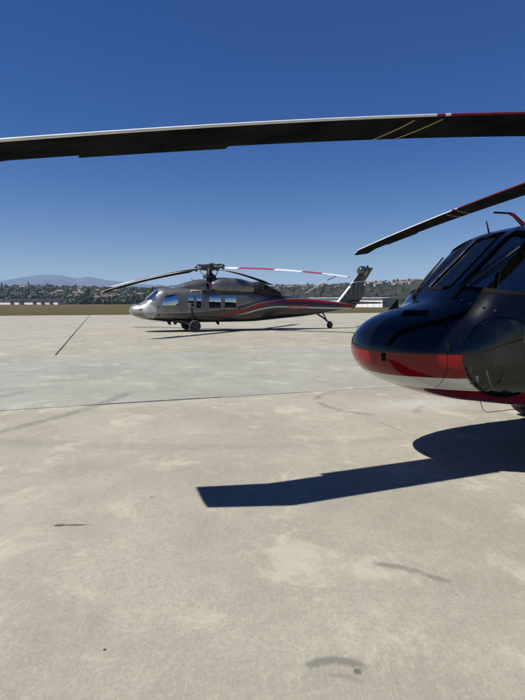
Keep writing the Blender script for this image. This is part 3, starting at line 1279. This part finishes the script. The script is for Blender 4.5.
def blade_parts(D, tw, t1, segs, segs_w):
    rs = [.95, 1.05, 1.2, 1.35, 1.5, 1.7, 2.0] + list(np.linspace(2.4, RB * .929, 20)) + [RB * .945, RB * .965, RB * .985, RB]
    if segs_w > .04:
        rs = sorted(set([round(r, 4) for r in rs] + [round(s_[0], 4) for s_ in segs]))
    m = MB()
    rr = [foil(r, D, tw, t1) for r in rs]
    m.rings(rr, cap=True)
    n = 10
    # underside faces black, top faces grey
    nr = len(rr[0])
    m.mi = []
    for i in range(len(rs) - 1):
        for j in range(nr):
            k = 0
            if segs_w > .04:
                rm = (rs[i] + rs[i + 1]) / 2
                for a_, b_, mt in segs:
                    if a_ <= rm <= b_:
                        k = 2 if mt is M_RED else 3
            m.mi.append(k if j < nr // 2 else 1)
    m.mi += [1, 1]
    blade = m.mesh('blade', 40)
    strips = []
    for a, b, mt in segs:
        q = MB()
        st = [a] + [r for r in rs if a < r < b] + [b]
        q.rings([foil(r, D, tw, t1, 0, segs_w, 5, .0025) for r in st], cap=True)
        strips.append((q.mesh('strip', 40), mt))
    tab = MB()
    ring_ = []
    for r in np.linspace(.725 * RB, .87 * RB, 8):
        le, te, z0, ang = blade_station(r, D, tw, t1)
        a = Vector((r, te * cos(ang), z0 + te * sin(ang)))
        b = Vector((r, (te - .055) * cos(ang), z0 + (te - .055) * sin(ang) - .004))
        up = Vector((0, -sin(ang), cos(ang))) * .004
        ring_.append([a + up + Vector((0, .01, 0)), b + up * .5, b - up * .5, a - up + Vector((0, .01, 0))])
    tab.rings(ring_, cap=True)
    lines = []
    for ra, rb in ((4.40, 4.50), (4.10, 4.25)):
        q = MB()
        pa = []
        for k in range(15):
            f = k / 14
            fr = .10 + .88 * f
            r = ra + (rb - ra) * (f ** .8)
            le, te, z0, ang = blade_station(r, D, tw, t1)
            c = le - te
            h = -(5 * .085 * (.2969 * sqrt(fr) - .126 * fr - .3516 * fr ** 2 + .2843 * fr ** 3 - .1015 * fr ** 4) * c * .92 + .0015) - .0008
            y = le - fr * c
            pa.append((Vector((r, y * cos(ang) - h * sin(ang), z0 + y * sin(ang) + h * cos(ang)))))
        for i in range(14):
            d = Vector((.010, 0, 0))
            u = Vector((0, 0, -.002))
            q.add([pa[i] - d + u, pa[i] + d + u, pa[i + 1] + d + u, pa[i + 1] - d + u, pa[i] - d - u, pa[i] + d - u, pa[i + 1] + d - u, pa[i + 1] - d - u],
                  [(0, 1, 2, 3), (7, 6, 5, 4), (0, 4, 5, 1), (1, 5, 6, 2), (2, 6, 7, 3), (3, 7, 4, 0)])
        lines.append(q.mesh('line', 0))
    return blade, strips, tab.mesh('tab', 0), lines


def fairing_rings(tab, n=28, e=2.6):
    """tab rows: s, half width, z bottom, z top, centre y"""
    out = []
    for s, w, zb, zt, yc in tab:
        zc, hz_ = (zb + zt) / 2, (zt - zb) / 2
        r = []
        for j in range(n):
            a = 2 * pi * j / n
            r.append(Vector((X(s), yc + w * math.copysign(abs(cos(a)) ** (2 / e), cos(a)), zc + hz_ * math.copysign(abs(sin(a)) ** (2 / e), sin(a)))))
        out.append(r)
    return out


def dense(tab, k=5):
    ss = [r[0] for r in tab]
    fns = [pchip(ss, [r[i] for r in tab]) for i in range(1, len(tab[0]))]
    out = []
    for i in range(len(ss) - 1):
        for j in range(k):
            s = ss[i] + (ss[i + 1] - ss[i]) * j / k
            out.append((s,) + tuple(f(s) for f in fns))
    out.append((ss[-1],) + tuple(f(ss[-1]) for f in fns))
    return out


def helicopter(loc, yaw, psi, far, label, D, tilt, tw, t1, z0=3.68):
    root = empty('helicopter', loc, pi + yaw)
    tag(root, label, 'helicopter')
    paint = M_FAR if far else M_NEAR
    body2 = M_CHAR if far else M_NAVY
    gl = G_FAR if far else G_NEAR
    fus = link('fuselage', SHELL, [paint, M_INT], root, objmats=True)
    for nm, sg, me in DOORS:
        d = link(nm, me, [paint, M_INT], root, objmats=True)
        for pm, fm in DOORPANES[(nm, sg)]:
            link('window', pm, [gl], d, objmats=True)
            link('window_frame', fm, [M_SEAL if not far else body2], d, objmats=True)
        link('door_seal', SEALS[(nm, sg)], [M_SEAL], root, objmats=True)
        p, n = side_pt(2.62 if nm == 'cockpit_door' else 4.06, 1.22, sg)
        MB().box(p + Vector((0, sg * .018, 0)), (.13, .03, .028), ch=.008).build('handle', M_STEEL, d)
        if nm == 'cockpit_door':
            for hz_ in (.95, 1.38):
                p, n = side_pt(1.47, hz_, sg)
                MB().box(p + n * .008, (.07, .03, .10), ch=.008).build('hinge', M_BLACKP if far else M_SEAL, d)
    for nm, pm, fm, fnm, _ in PANES:
        g = gl
        if nm == 'chin_window':
            g = G_FARW if far else G_CHIN
        w = link(nm, pm, [g], root, objmats=True)
        link(fnm, fm, [M_SEAL if not far else body2], w, objmats=True)
    # cockpit fittings
    ip = MB()
    ip.box((X(1.28), 0, 1.33), (.34, 1.25, .58), ch=.06)
    ip.box((X(1.24), 0, 1.62), (.46, 1.15, .06), ch=.03)
    ip.build('instrument_panel', M_INT, root)
    MB().box((X(2.0), 0, .95), (.9, .34, .5), ch=.04).build('centre_console', M_INT, root)
    for sg in (1, -1):
        s = MB()
        s.box((X(2.28), sg * .52, 1.0), (.50, .50, .14), ch=.05)
        s.box((X(2.55), sg * .52, 1.35), (.13, .50, .75), Matrix.Rotation(-.16, 4, 'Y'), ch=.05)
        s.box((X(2.63), sg * .52, 1.80), (.10, .30, .20), Matrix.Rotation(-.16, 4, 'Y'), ch=.04)
        s.box((X(2.38), sg * .52, .78), (.30, .30, .36), ch=.02)
        st = s.build('pilot_seat', M_SEAT, root)
        pd = MB()
        for q in (-.12, .12):
            pd.box((X(1.05), sg * .48 + q, .93), (.04, .10, .18), Matrix.Rotation(.4, 4, 'Y'), ch=.01)
            pd.tube([(X(1.05), sg * .48 + q, .90), (X(1.2), sg * .48 + q, .72)], .015, 6)
        pd.build('rudder_pedals', M_ALU, root)
        cs = MB()
        cs.tube([(X(1.95), sg * .52, .70), (X(1.90), sg * .52, 1.0), (X(1.93), sg * .52, 1.25)], [.02, .018, .026], 8)
        cs.build('cyclic_stick', M_STEEL, root)
    for row in (4.0, 5.4):
        s = MB()
        for q in (-.75, -.25, .25, .75):
            s.box((X(row), q, .98), (.45, .44, .12), ch=.04)
            s.box((X(row + .25), q, 1.30), (.10, .44, .62), ch=.04)
        s.build('cabin_seats', M_SEAT, root)

    # rotor pylon fairings and engines ---------------------------------
    f = MB()
    f.rings(fairing_rings(dense([(2.05, .12, 2.15, 2.44, 0), (2.25, .42, 2.10, 2.52, 0), (2.65, .56, 2.05, 2.60, 0), (3.2, .62, 2.05, 2.78, 0), (3.95, .64, 2.05, 2.95, 0), (4.22, .60, 2.05, 2.96, 0)])))
    f.build('forward_pylon_fairing', body2, root)
    f = MB()
    f.rings(fairing_rings(dense([(4.74, .52, 2.05, 3.02, 0), (5.2, .55, 2.05, 3.06, 0), (6.2, .52, 2.0, 3.02, 0), (7.0, .46, 1.95, 2.84, 0), (8.0, .33, 1.9, 2.45, 0), (9.0, .14, 1.85, 2.12, 0)])))
    f.build('aft_pylon_fairing', body2, root)
    f = MB()
    f.box((X(4.45), 0, 2.32), (.9, 1.0, .34), ch=.04)
    f.build('gearbox_deck', M_STEEL, root)
    f = MB()
    f.lathe([(.20, 2.40), (.30, 2.46), (.30, 2.60), (.22, 2.70), (.20, 2.86), (.15, 2.92)], (X(4.5), 0, 0), n=20)
    f.build('main_gearbox', M_STEEL, root)
    for sg in (1, -1):
        nac = MB()
        nac.rings(fairing_rings(dense([(4.46, .27, 2.24, 2.78, .74 * sg), (4.62, .33, 2.16, 2.84, .75 * sg), (5.0, .37, 2.10, 2.97, .77 * sg), (5.8, .37, 2.10, 2.97, .77 * sg), (6.6, .33, 2.12, 2.84, .76 * sg), (6.95, .29, 2.16, 2.78, .75 * sg)]), e=2.5))
        nc = nac.build('engine_nacelle', body2, root)
        it = MB()
        it.lathe([(.235, .0), (.275, .02), (.275, .10), (.22, .10), (.18, .02)], (X(4.55), .74 * sg, 2.5), M=Matrix.Rotation(pi / 2, 4, 'Y'), n=24, cap=False)
        it.build('intake_ring', M_ALU, nc)
        pl = MB()
        pl.lathe([(.0, -.015), (.20, -.015), (.22, .03), (.0, .03)], (X(4.49), .74 * sg, 2.5), M=Matrix.Rotation(pi / 2, 4, 'Y'), n=24, cap=False)
        pl.build('intake_plug', M_PLUG, nc, label='red cloth plug in the engine intake')
        ex = MB()
        ex.rings(fairing_rings(dense([(6.9, .30, 2.14, 2.80, .76 * sg), (7.2, .34, 2.06, 2.82, .78 * sg), (7.7, .34, 1.98, 2.66, .78 * sg), (8.2, .26, 1.98, 2.42, .74 * sg), (8.7, .08, 2.02, 2.15, .66 * sg)]), e=2.5))
        exo = ex.build('exhaust_fairing', M_BLACKP, root)
        ep = MB()
        ep.lathe([(.20, 0), (.20, .14), (.17, .14), (.17, .02)], (X(7.55), 1.08 * sg, 2.42), M=Matrix.Rotation(-sg * 1.25, 4, 'X'), n=20, cap=False)
        ep.build('exhaust_pipe', M_STEEL, exo)
        # covers and grilles on the nacelle
        for k in range(3):
            MB().box((X(5.25 + k * .45), (.77 + .362) * sg, 2.42), (.34, .012, .30), ch=.005).build('access_panel', body2, nc)
    # roof rail, its sunlit look painted white on the far machine, intake scoop
    for sg in (1, -1):
        MB().box((X(3.45), 1.0 * sg, 2.27), (.42, .16, .07), ch=.03).build('door_rail_cover', M_WHT if far else body2, root)
        MB().box((X(4.95), 1.12 * sg, 2.20), (2.2, .05, .05), ch=.01).build('cabin_door_rail', M_STEEL, root)

    # rotor mast and head ------------------------------------------------
    head = bpy.data.objects.new('rotor_head', None)
    mast = MB()
    mast.lathe([(.24, 2.75), (.20, 2.95), (.16, 3.2), (.15, z0 + .1)], (0, 0, 0), n=20)
    mast.lathe([(.16, 2.98), (.34, 3.0), (.38, 3.05), (.38, 3.13), (.32, 3.18), (.22, 3.26), (.16, 3.30)], (0, 0, 0), n=24)
    mo = mast.build('rotor_mast', M_STEEL, root)
    hb = MB()
    hb.lathe([(.14, z0 - .18), (.34, z0 - .14), (.40, z0 - .05), (.40, z0 + .05), (.30, z0 + .10), (.20, z0 + .12), (.14, z0 + .14)], (0, 0, 0), n=28)
    TILT = Matrix.Translation((0, 0, z0)) @ Matrix.Rotation(radians(tilt), 4, 'Y') @ Matrix.Translation((0, 0, -z0))
    hbo = hb.build('rotor_hub', M_STEEL, root)
    hbo.matrix_local = TILT
    bf = MB()
    for k in range(4):
        a = psi + k * pi / 2 + pi / 4
        bf.box((cos(a) * .30, sin(a) * .30, z0 + .17), (.60, .16, .06), a, ch=.02)
        bf.lathe([(.05, z0 + .12), (.13, z0 + .13), (.13, z0 + .21), (.05, z0 + .22)], (cos(a) * .60, sin(a) * .60, 0), n=14)
    bf.lathe([(.05, z0 + .12), (.19, z0 + .13), (.19, z0 + .2), (.08, z0 + .23)], (0, 0, 0), n=20)
    bo = bf.build('vibration_absorber', M_STEEL, root)
    bo.matrix_local = TILT
    if far:
        segs = [(1.0, 1.95, M_WHT), (1.95, 4.15, M_RED), (4.15, 5.7, M_WHT), (5.7, 6.8, M_RED), (6.8, RB, M_WHT)]
    else:
        segs = [(1.6, 4.05, M_RED), (4.05, 4.11, M_WHT), (4.11, 4.20, M_RED), (4.20, RB, M_WHT)]
    bm_, strips, tabm, lines = blade_parts(D, tw, t1, segs, .05 if far else .014)
    for k in range(4):
        a = psi + k * pi / 2
        Mx = TILT @ Matrix.Translation((0, 0, z0)) @ Matrix.Rotation(a, 4, 'Z')
        b = link('main_rotor_blade', bm_, [M_BTOP, M_BUND, M_RED, M_WHT], root)
        b.matrix_local = Mx
        for sm, mt in strips:
            link('leading_edge_strip', sm, M_LEG if far else (M_DRED if mt is M_RED else mt), b)
        link('trim_tab', tabm, M_BUND, b)
        for lm in lines:
            link('inspection_line', lm, M_YEL, b)
        g = MB()
        g.box((.62, 0, 0), (.70, .17, .13), ch=.03)
        g.box((.45, 0, 0), (.30, .26, .20), ch=.04)
        g.lathe([(.06, -.15), (.085, -.13), (.085, .13), (.06, .15)], (.88, .02, 0), n=12)
        g.tube([(.30, -.16, .03), (.80, -.20, .03)], [.035, .03], 8)
        g.box((.55, .17, -.02), (.12, .22, .07), ch=.02)
        go = g.build('blade_grip', M_STEEL, root)
        go.matrix_local = Mx
        if far and k == 1:
            td = MB()
            td.tube([(7.55, -.2, -.92), (6.75, -.35, -1.25), (5.9, -.5, -1.75)], .022, 6)
            td.build('tie_down_pole', M_STEEL, b)
        pl = MB()
        e0 = TILT @ Vector((cos(a) * .55 - sin(a) * .27, sin(a) * .55 + cos(a) * .27, z0 - .03))
        e1 = Vector((cos(a + .35) * .31, sin(a + .35) * .31, 3.09))
        pl.tube([e1, e1.lerp(e0, .15), e1.lerp(e0, .85), e0], [.022, .03, .03, .022], 8)
        pl.build('pitch_link', M_STEEL if not far else M_ALU, root)

    # main landing gear ---------------------------------------------------
    xg = 1.15
    for sg in (1, -1):
        leg = empty('main_landing_gear', (0, 0, 0))
        leg.parent = root
        b = MB()
        b.tube([(xg + 1.15, .95 * sg, .68), (xg + .55, 1.12 * sg, .52), (xg, 1.19 * sg, .34)], [.085, .085, .07], 10)
        b.build('drag_beam', M_BLACKP, leg)
        b = MB()
        b.tube([(xg + .02, 1.17 * sg, .36), (xg + .06, 1.20 * sg, .75)], .05, 12)
        b.tube([(xg + .06, 1.20 * sg, .72), (xg + .14, 1.16 * sg, 1.30)], .075, 12)
        b.build('shock_strut', M_BLACKP, leg)
        b = MB()
        b.box((xg + .14, 1.12 * sg, 1.20), (.34, .20, .40), ch=.06)
        b.build('strut_fairing', paint, leg)
        t_ = MB()
        t_.lathe([(.17, -.10), (.22, -.115), (.28, -.115), (.315, -.085), (.328, -.03), (.328, .03), (.315, .085), (.28, .115), (.22, .115), (.17, .10)], (xg, 1.35 * sg, .328), axis='Y', n=36, cap=False)
        t_.build('tyre', M_RUB, leg)
        r_ = MB()
        r_.lathe([(.03, -.09), (.09, -.075), (.12, -.055), (.175, -.085), (.185, -.10), (.185, .10), (.175, .085), (.12, .055), (.09, .075), (.03, .09)], (xg, 1.35 * sg, .328), axis='Y', n=28)
        r_.tube([(xg, 1.19 * sg, .33), (xg, 1.42 * sg, .33)], .04, 10)
        r_.build('rim', M_STEEL, leg)
    # tail wheel
    tw_ = empty('tail_landing_gear', (0, 0, 0))
    tw_.parent = root
    xt = -7.7
    b = MB()
    b.tube([(xt + 1.0, 0, .98), (xt + .45, 0, .66), (xt + .05, 0, .34)], [.06, .055, .045], 10)
    b.tube([(xt + .55, 0, 1.05), (xt + .18, 0, .46)], [.05, .035], 10)
    b.build('tail_strut', M_STEEL, tw_)
    b = MB()
    for q in (-.10, .10):
        b.box((xt, q, .27), (.10, .025, .28), ch=.008)
    b.box((xt + .02, 0, .42), (.12, .24, .06), ch=.015)
    b.build('fork', M_STEEL, tw_)
    b = MB()
    b.lathe([(.09, -.055), (.13, -.07), (.18, -.06), (.205, -.02), (.205, .02), (.18, .06), (.13, .07), (.09, .055)], (xt, 0, .205), axis='Y', n=28, cap=False)
    b.build('tyre', M_RUB, tw_)
    b = MB()
    b.lathe([(.02, -.06), (.095, -.05), (.095, .05), (.02, .06)], (xt, 0, .205), axis='Y', n=20)
    b.build('rim', M_STEEL, tw_)

    # tail: fin, stabilator, gearbox ---------------------------------------
    le = pchip([1.2, 1.64, 2.6, 3.58, 3.86], [12.3, 12.68, 13.50, 14.33, 14.62])
    te = pchip([1.2, 1.5, 1.9, 2.35, 2.8, 3.3, 3.86], [13.9, 14.15, 14.5, 14.72, 14.62, 14.92, 15.30])
    thk = pchip([1.2, 2.0, 3.86], [.17, .15, .075])
    rr = []
    for z in list(np.linspace(1.25, 3.84, 34)):
        a, c = le(z), te(z)
        ring_ = []
        for j in range(24):
            th = 2 * pi * j / 24
            f_ = .5 - .5 * cos(th)
            h = thk(z) * (2.6 * sqrt(max(f_, 0)) * (1 - f_) * .62 + .012)
            ring_.append(Vector((X(a + (c - a) * f_), h if th < pi else -h, z)))
        rr.append(ring_)
    fm = MB()
    fm.rings(rr, cap=True)
    fin = fm.build('tail_fin', M_FIN if far else M_NAVY, root, smooth=45)
    b = MB()
    b.lathe([(0.0, -.34)] + [(.34 * cos(q), .34 * sin(q)) for q in np.linspace(-1.4, 1.4, 13)] + [(0.0, .34)], (X(14.42), .10, 3.60), n=28, cap=False)
    b.build('tail_gearbox_fairing', M_BLACKP if not far else simple('gearbox_gloss', (.03, .03, .032), .12, coat=1), fin)
    b = MB()
    b.lathe([(.07, 0), (.075, .08), (.06, .14), (.02, .17)], (X(14.85), 0, 3.82), n=14)
    b.build('anticollision_light', M_BLACKP, fin)
    b = MB()
    b.lathe([(.16, 0), (.18, -.12), (.11, -.20), (.11, -.42), (.05, -.46)], (X(14.45), -.06, 3.62), axis='Y', n=18)
    b.build('tail_rotor_shaft', M_STEEL, fin)
    rr = []
    for y in np.linspace(-2.19, 2.19, 21):
        k = abs(y) / 2.19
        s0, s1 = 13.62 + .28 * k, 14.98 - .14 * k
        z = 1.60
        ring_ = []
        for j in range(16):
            th = 2 * pi * j / 16
            f_ = .5 - .5 * cos(th)
            h = .16 * (1 - .45 * k) * sqrt(max(f_, 0)) * (1 - f_) * 1.3 + .006
            ring_.append(Vector((X(s0 + (s1 - s0) * f_), y, z + (h if th < pi else -h))))
        rr.append(ring_)
    b = MB()
    b.rings(rr, cap=True)
    b.build('stabilator', M_BLACKP, root, smooth=45)
    b = MB()
    b.box((X(14.9), 2.1, 1.645), (.10, .07, .06), ch=.02)
    b.build('stabilator_light', M_BLACKP, root)

    # small fittings --------------------------------------------------------
    # wipers on the two pilots' panes
    for sg in (1, -1):
        w_ = MB()
        pts = [front_pt(sg * y, z) for y, z in ((.36, 1.72), (.40, 1.83), (.48, 2.0), (.54, 2.14))]
        w_.tube([p + n * .018 for p, n in pts], [.012, .011, .009, .007], 6)
        p0, n0 = front_pt(sg * .36, 1.70)
        w_.box(p0 + n0 * .012, (.035, .045, .035), ch=.01)
        wo = w_.build('wiper', M_BLACKP, root)
        w_ = MB()
        pts = [front_pt(sg * y, z) for y, z in ((.43, 1.80), (.50, 1.93), (.56, 2.06), (.60, 2.15))]
        w_.tube([p + n * .016 for p, n in pts], .008, 6)
        w_.build('wiper_blade', M_RUB, wo)
    # bright metal edge strip beside the centre pane
    e_ = [front_pt(-.185 + .012 * q, 1.80 + .53 * q) for q in np.linspace(0, 1, 12)]
    seam([p + n * .006 for p, n in e_], .006).build('windshield_edge_strip', M_ALU, root)
    # wire cutter over the cockpit roof
    rp, rn = top_pt(1.88, 0)
    c_ = MB()
    c_.tube([rp + Vector((-.10, 0, -.03)), rp + Vector((.10, 0, .12)), rp + Vector((.15, 0, .135))], [.026, .018, .014], 8, squash=(.6, 1.2))
    cu = c_.build('wire_cutter', M_RED if not far else body2, root, label='red wire cutter arm on the cockpit roof' if not far else None)
    c_ = MB()
    c_.box(rp + Vector((.24, 0, .137)), (.22, .010, .020), ch=.003)
    c_.build('cutter_blade', M_BLACKP, cu)
    rp, rn = top_pt(1.72, -.30)
    a_ = MB()
    a_.tube([rp - rn * .02, rp + Vector((.04, 0, .13))], [.012, .006], 6)
    a_.build('whip_antenna', M_BLACKP, root)
    # wire deflector blade ahead of the windshield
    p0, n0 = front_pt(-.05, 1.655)
    p0 = top_pt(.56, -.38)[0]
    d_ = MB()
    d_.add([p0 + Vector(q) for q in ((-.09, -.010, -.03), (.06, -.010, -.03), (-.07, -.010, .125), (-.095, -.010, .125), (-.09, .010, -.03), (.06, .010, -.03), (-.07, .010, .125), (-.095, .010, .125))],
           [(0, 1, 2, 3), (7, 6, 5, 4), (0, 4, 5, 1), (1, 5, 6, 2), (2, 6, 7, 3), (3, 7, 4, 0)])
    d_.build('wire_deflector', M_BLACKP, root, smooth=0)
    # nose hood seams and a dark plate painted in as a reflection
    se = [top_pt(.42 + .02 * abs(y) * abs(y), y)[0] for y in np.linspace(-.55, .55, 15) if top_pt(.42, y)[0] is not None]
    seam([side_pt(s, 1.30 - .02 * s, 1)[0] for s in np.linspace(.30, 1.25, 22)], .0035).build('hood_seam', M_SEAL, root)
    seam([side_pt(s, 1.30 - .02 * s, -1)[0] for s in np.linspace(.30, 1.25, 22)], .0035).build('hood_seam', M_SEAL, root)
    v_ = MB()
    pts = [top_pt(s, .30) for s in (.46, .70, .78, .86)]
    for p, n in pts[:1]:
        q = n.to_track_quat('Z', 'X').to_matrix().to_4x4()
        v_.box(p + n * .0005, (.12, .24, .006), q, ch=.002)
    v_.build('nose_reflection', M_SEAL, root)
    # panel seams and latches of the nose
    for s_, za, zb_ in ((.55, .84, 1.585), (1.43, .70, 1.40)):
        for sg in (1, -1):
            seam([side_pt(s_ + .03 * sin(3 * z), z, sg)[0] for z in np.linspace(za, zb_, 22)], .0025).build('panel_seam', M_SEAL, root)
    seam([side_pt(s, .955, 1)[0] for s in np.linspace(.12, .68, 18)], .002).build('panel_seam', M_SEAL, root)
    for s_, z in ((.101, 1.13), (.55, 1.24), (.60, 1.45)):
        p, n = side_pt(s_, z, 1)
        MB().box(p + n * .004, (.020, .035, .075), n.to_track_quat('X', 'Z').to_matrix().to_4x4(), ch=.004).build('nose_latch', M_SEAL, root)
    # fasteners along the red band and round the chin window
    for k, s in enumerate(np.linspace(.42, 1.9, 10)):
        for zq in ((1.08, 1.0) if k % 3 == 0 else (1.0,)):
            if (s - 1.03) ** 2 + (zq - 1.095) ** 2 < .17:
                continue
            p, n = side_pt(s, zq, 1)
            b = MB()
            b.lathe([(.011, -.004), (.011, .003), (.006, .006)], p, M=n.to_track_quat('Z', 'Y').to_matrix().to_4x4(), n=8)
            b.build('fastener', M_STEEL, root)
    for k in range(14):
        a = .9 + k * .30
        p, n = side_pt(1.03 + .35 * cos(a) - .15 * sin(a), 1.095 + .425 * sin(a), 1)
        b = MB()
        b.lathe([(.008, -.004), (.008, .002), (.005, .004)], p, M=n.to_track_quat('Z', 'Y').to_matrix().to_4x4(), n=7)
        b.build('rivet', body2, root)
    # door-post hardware at the foot of the port pane
    for k, y in enumerate((.50, .60, .72, .80)):
        p, n = front_pt(y, 1.655 - .03 * k)
        b = MB()
        b.box(p + n * .006, (.018, .026, .015), ch=.004)
        b.build('cowl_clip', M_STEEL, root)
    # belly aerials
    w_ = MB()
    pb = ring_at(1.15)[54]
    w_.tube([(X(1.10), .45, .70), (X(1.14), .46, .585), (X(1.18), .46, .56), (X(1.62), .45, .575), (X(1.68), .45, .62)], .0035, 6)
    w_.build('belly_wire', M_CABLE, root)
    for s, y in ((2.1, .3), (2.5, -.3), (4.9, .2)):
        b = MB()
        z = BF[2](sqrt(s))
        b.add([(X(s) + .12, y - .01, z + .02), (X(s) - .12, y - .01, z + .02), (X(s) - .14, y - .006, z - .16), (X(s) - .02, y - .006, z - .16),
               (X(s) + .12, y + .01, z + .02), (X(s) - .12, y + .01, z + .02), (X(s) - .14, y + .006, z - .16), (X(s) - .02, y + .006, z - .16)],
              [(0, 1, 2, 3), (7, 6, 5, 4), (0, 4, 5, 1), (1, 5, 6, 2), (2, 6, 7, 3), (3, 7, 4, 0)])
        b.build('blade_antenna', M_BLACKP, root, smooth=0)
    b = MB()
    b.lathe([(.0, -.10), (.07, -.09), (.085, -.03), (.085, .02)], (X(2.6), -.25, .535), n=16, cap=False)
    b.build('search_light', M_BLACKP, root)
    # roof antenna ahead of the mast
    b = MB()
    b.tube([(X(3.75), .2, 2.72), (X(3.35), .2, 3.02)], [.03, .008], 6)
    b.build('roof_antenna', M_BLACKP, root)
    if far:
        for s, sg in ((9.3, 1), (10.6, 1), (11.7, 1)):
            p, n = top_pt(s, .12)
            b = MB()
            b.box(p + Vector((0, 0, .03)), (.06, .05, .10), ch=.01)
            b.build('tail_aerial', M_ALU, root)
        # registration on the tail boom
        cu = bpy.data.curves.new('registration', 'FONT')
        cu.body = 'N5210V'
        cu.size = .42
        cu.extrude = .003
        cu.shear = .25
        cu.align_x = 'CENTER'
        to = bpy.data.objects.new('tmp', cu)
        COL.objects.link(to)
        dg = bpy.context.evaluated_depsgraph_get()
        me = bpy.data.meshes.new_from_object(to.evaluated_get(dg), depsgraph=dg)
        bpy.data.objects.remove(to)
        bm = bmesh.new()
        bm.from_mesh(me)
        bmesh.ops.subdivide_edges(bm, edges=[e for e in bm.edges if e.calc_length() > .1], cuts=2)
        for v in bm.verts:
            s = 9.75 + v.co.x * 1.0
            z = 1.20 + v.co.y * .95
            p, n = side_pt(s, z, 1)
            v.co = p + n * (.006 + v.co.z)
        bm.to_mesh(me)
        bm.free()
        me.polygons.foreach_set('use_smooth', [False] * len(me.polygons))
        link('registration_lettering', me, simple('lettering_red', (.55, .04, .06), .4), root)
    return root


helicopter((5.345, 6.056, 0), .2472, .1245, False,
           'glossy navy, red and white helicopter whose nose and drooping blades fill the foreground', (.376, .416), 3.136, -3.0, 14.35, 3.773)
helicopter((-3.05, 28.73, 0), .3253, .82, True,
           'grey and black helicopter with red tail stripes parked broadside on the far slabs', (.60, .40), 3.136, 3.0, 8.0, 3.60)


# ------------------------------------------------------------------ haze: the air between here and the mountains
hz = MB().box((0, 4250, 210), (17600, 9700, 424))
hzo = hz.build('haze', [], smooth=0)
t = NT('haze_air')
t.n.remove(t.b)
pv = t.new('ShaderNodeVolumePrincipled')
pv.inputs['Color'].default_value = (.46, .66, 1.0, 1)
pv.inputs['Density'].default_value = 0.00012
pv.inputs['Anisotropy'].default_value = 0.0
t.link(pv.outputs[0], t.out.inputs['Volume'])
hzo.data.materials.append(t.m)
tag(hzo, 'pale blue haze in the air over the airfield and hills', 'haze', kind='stuff')
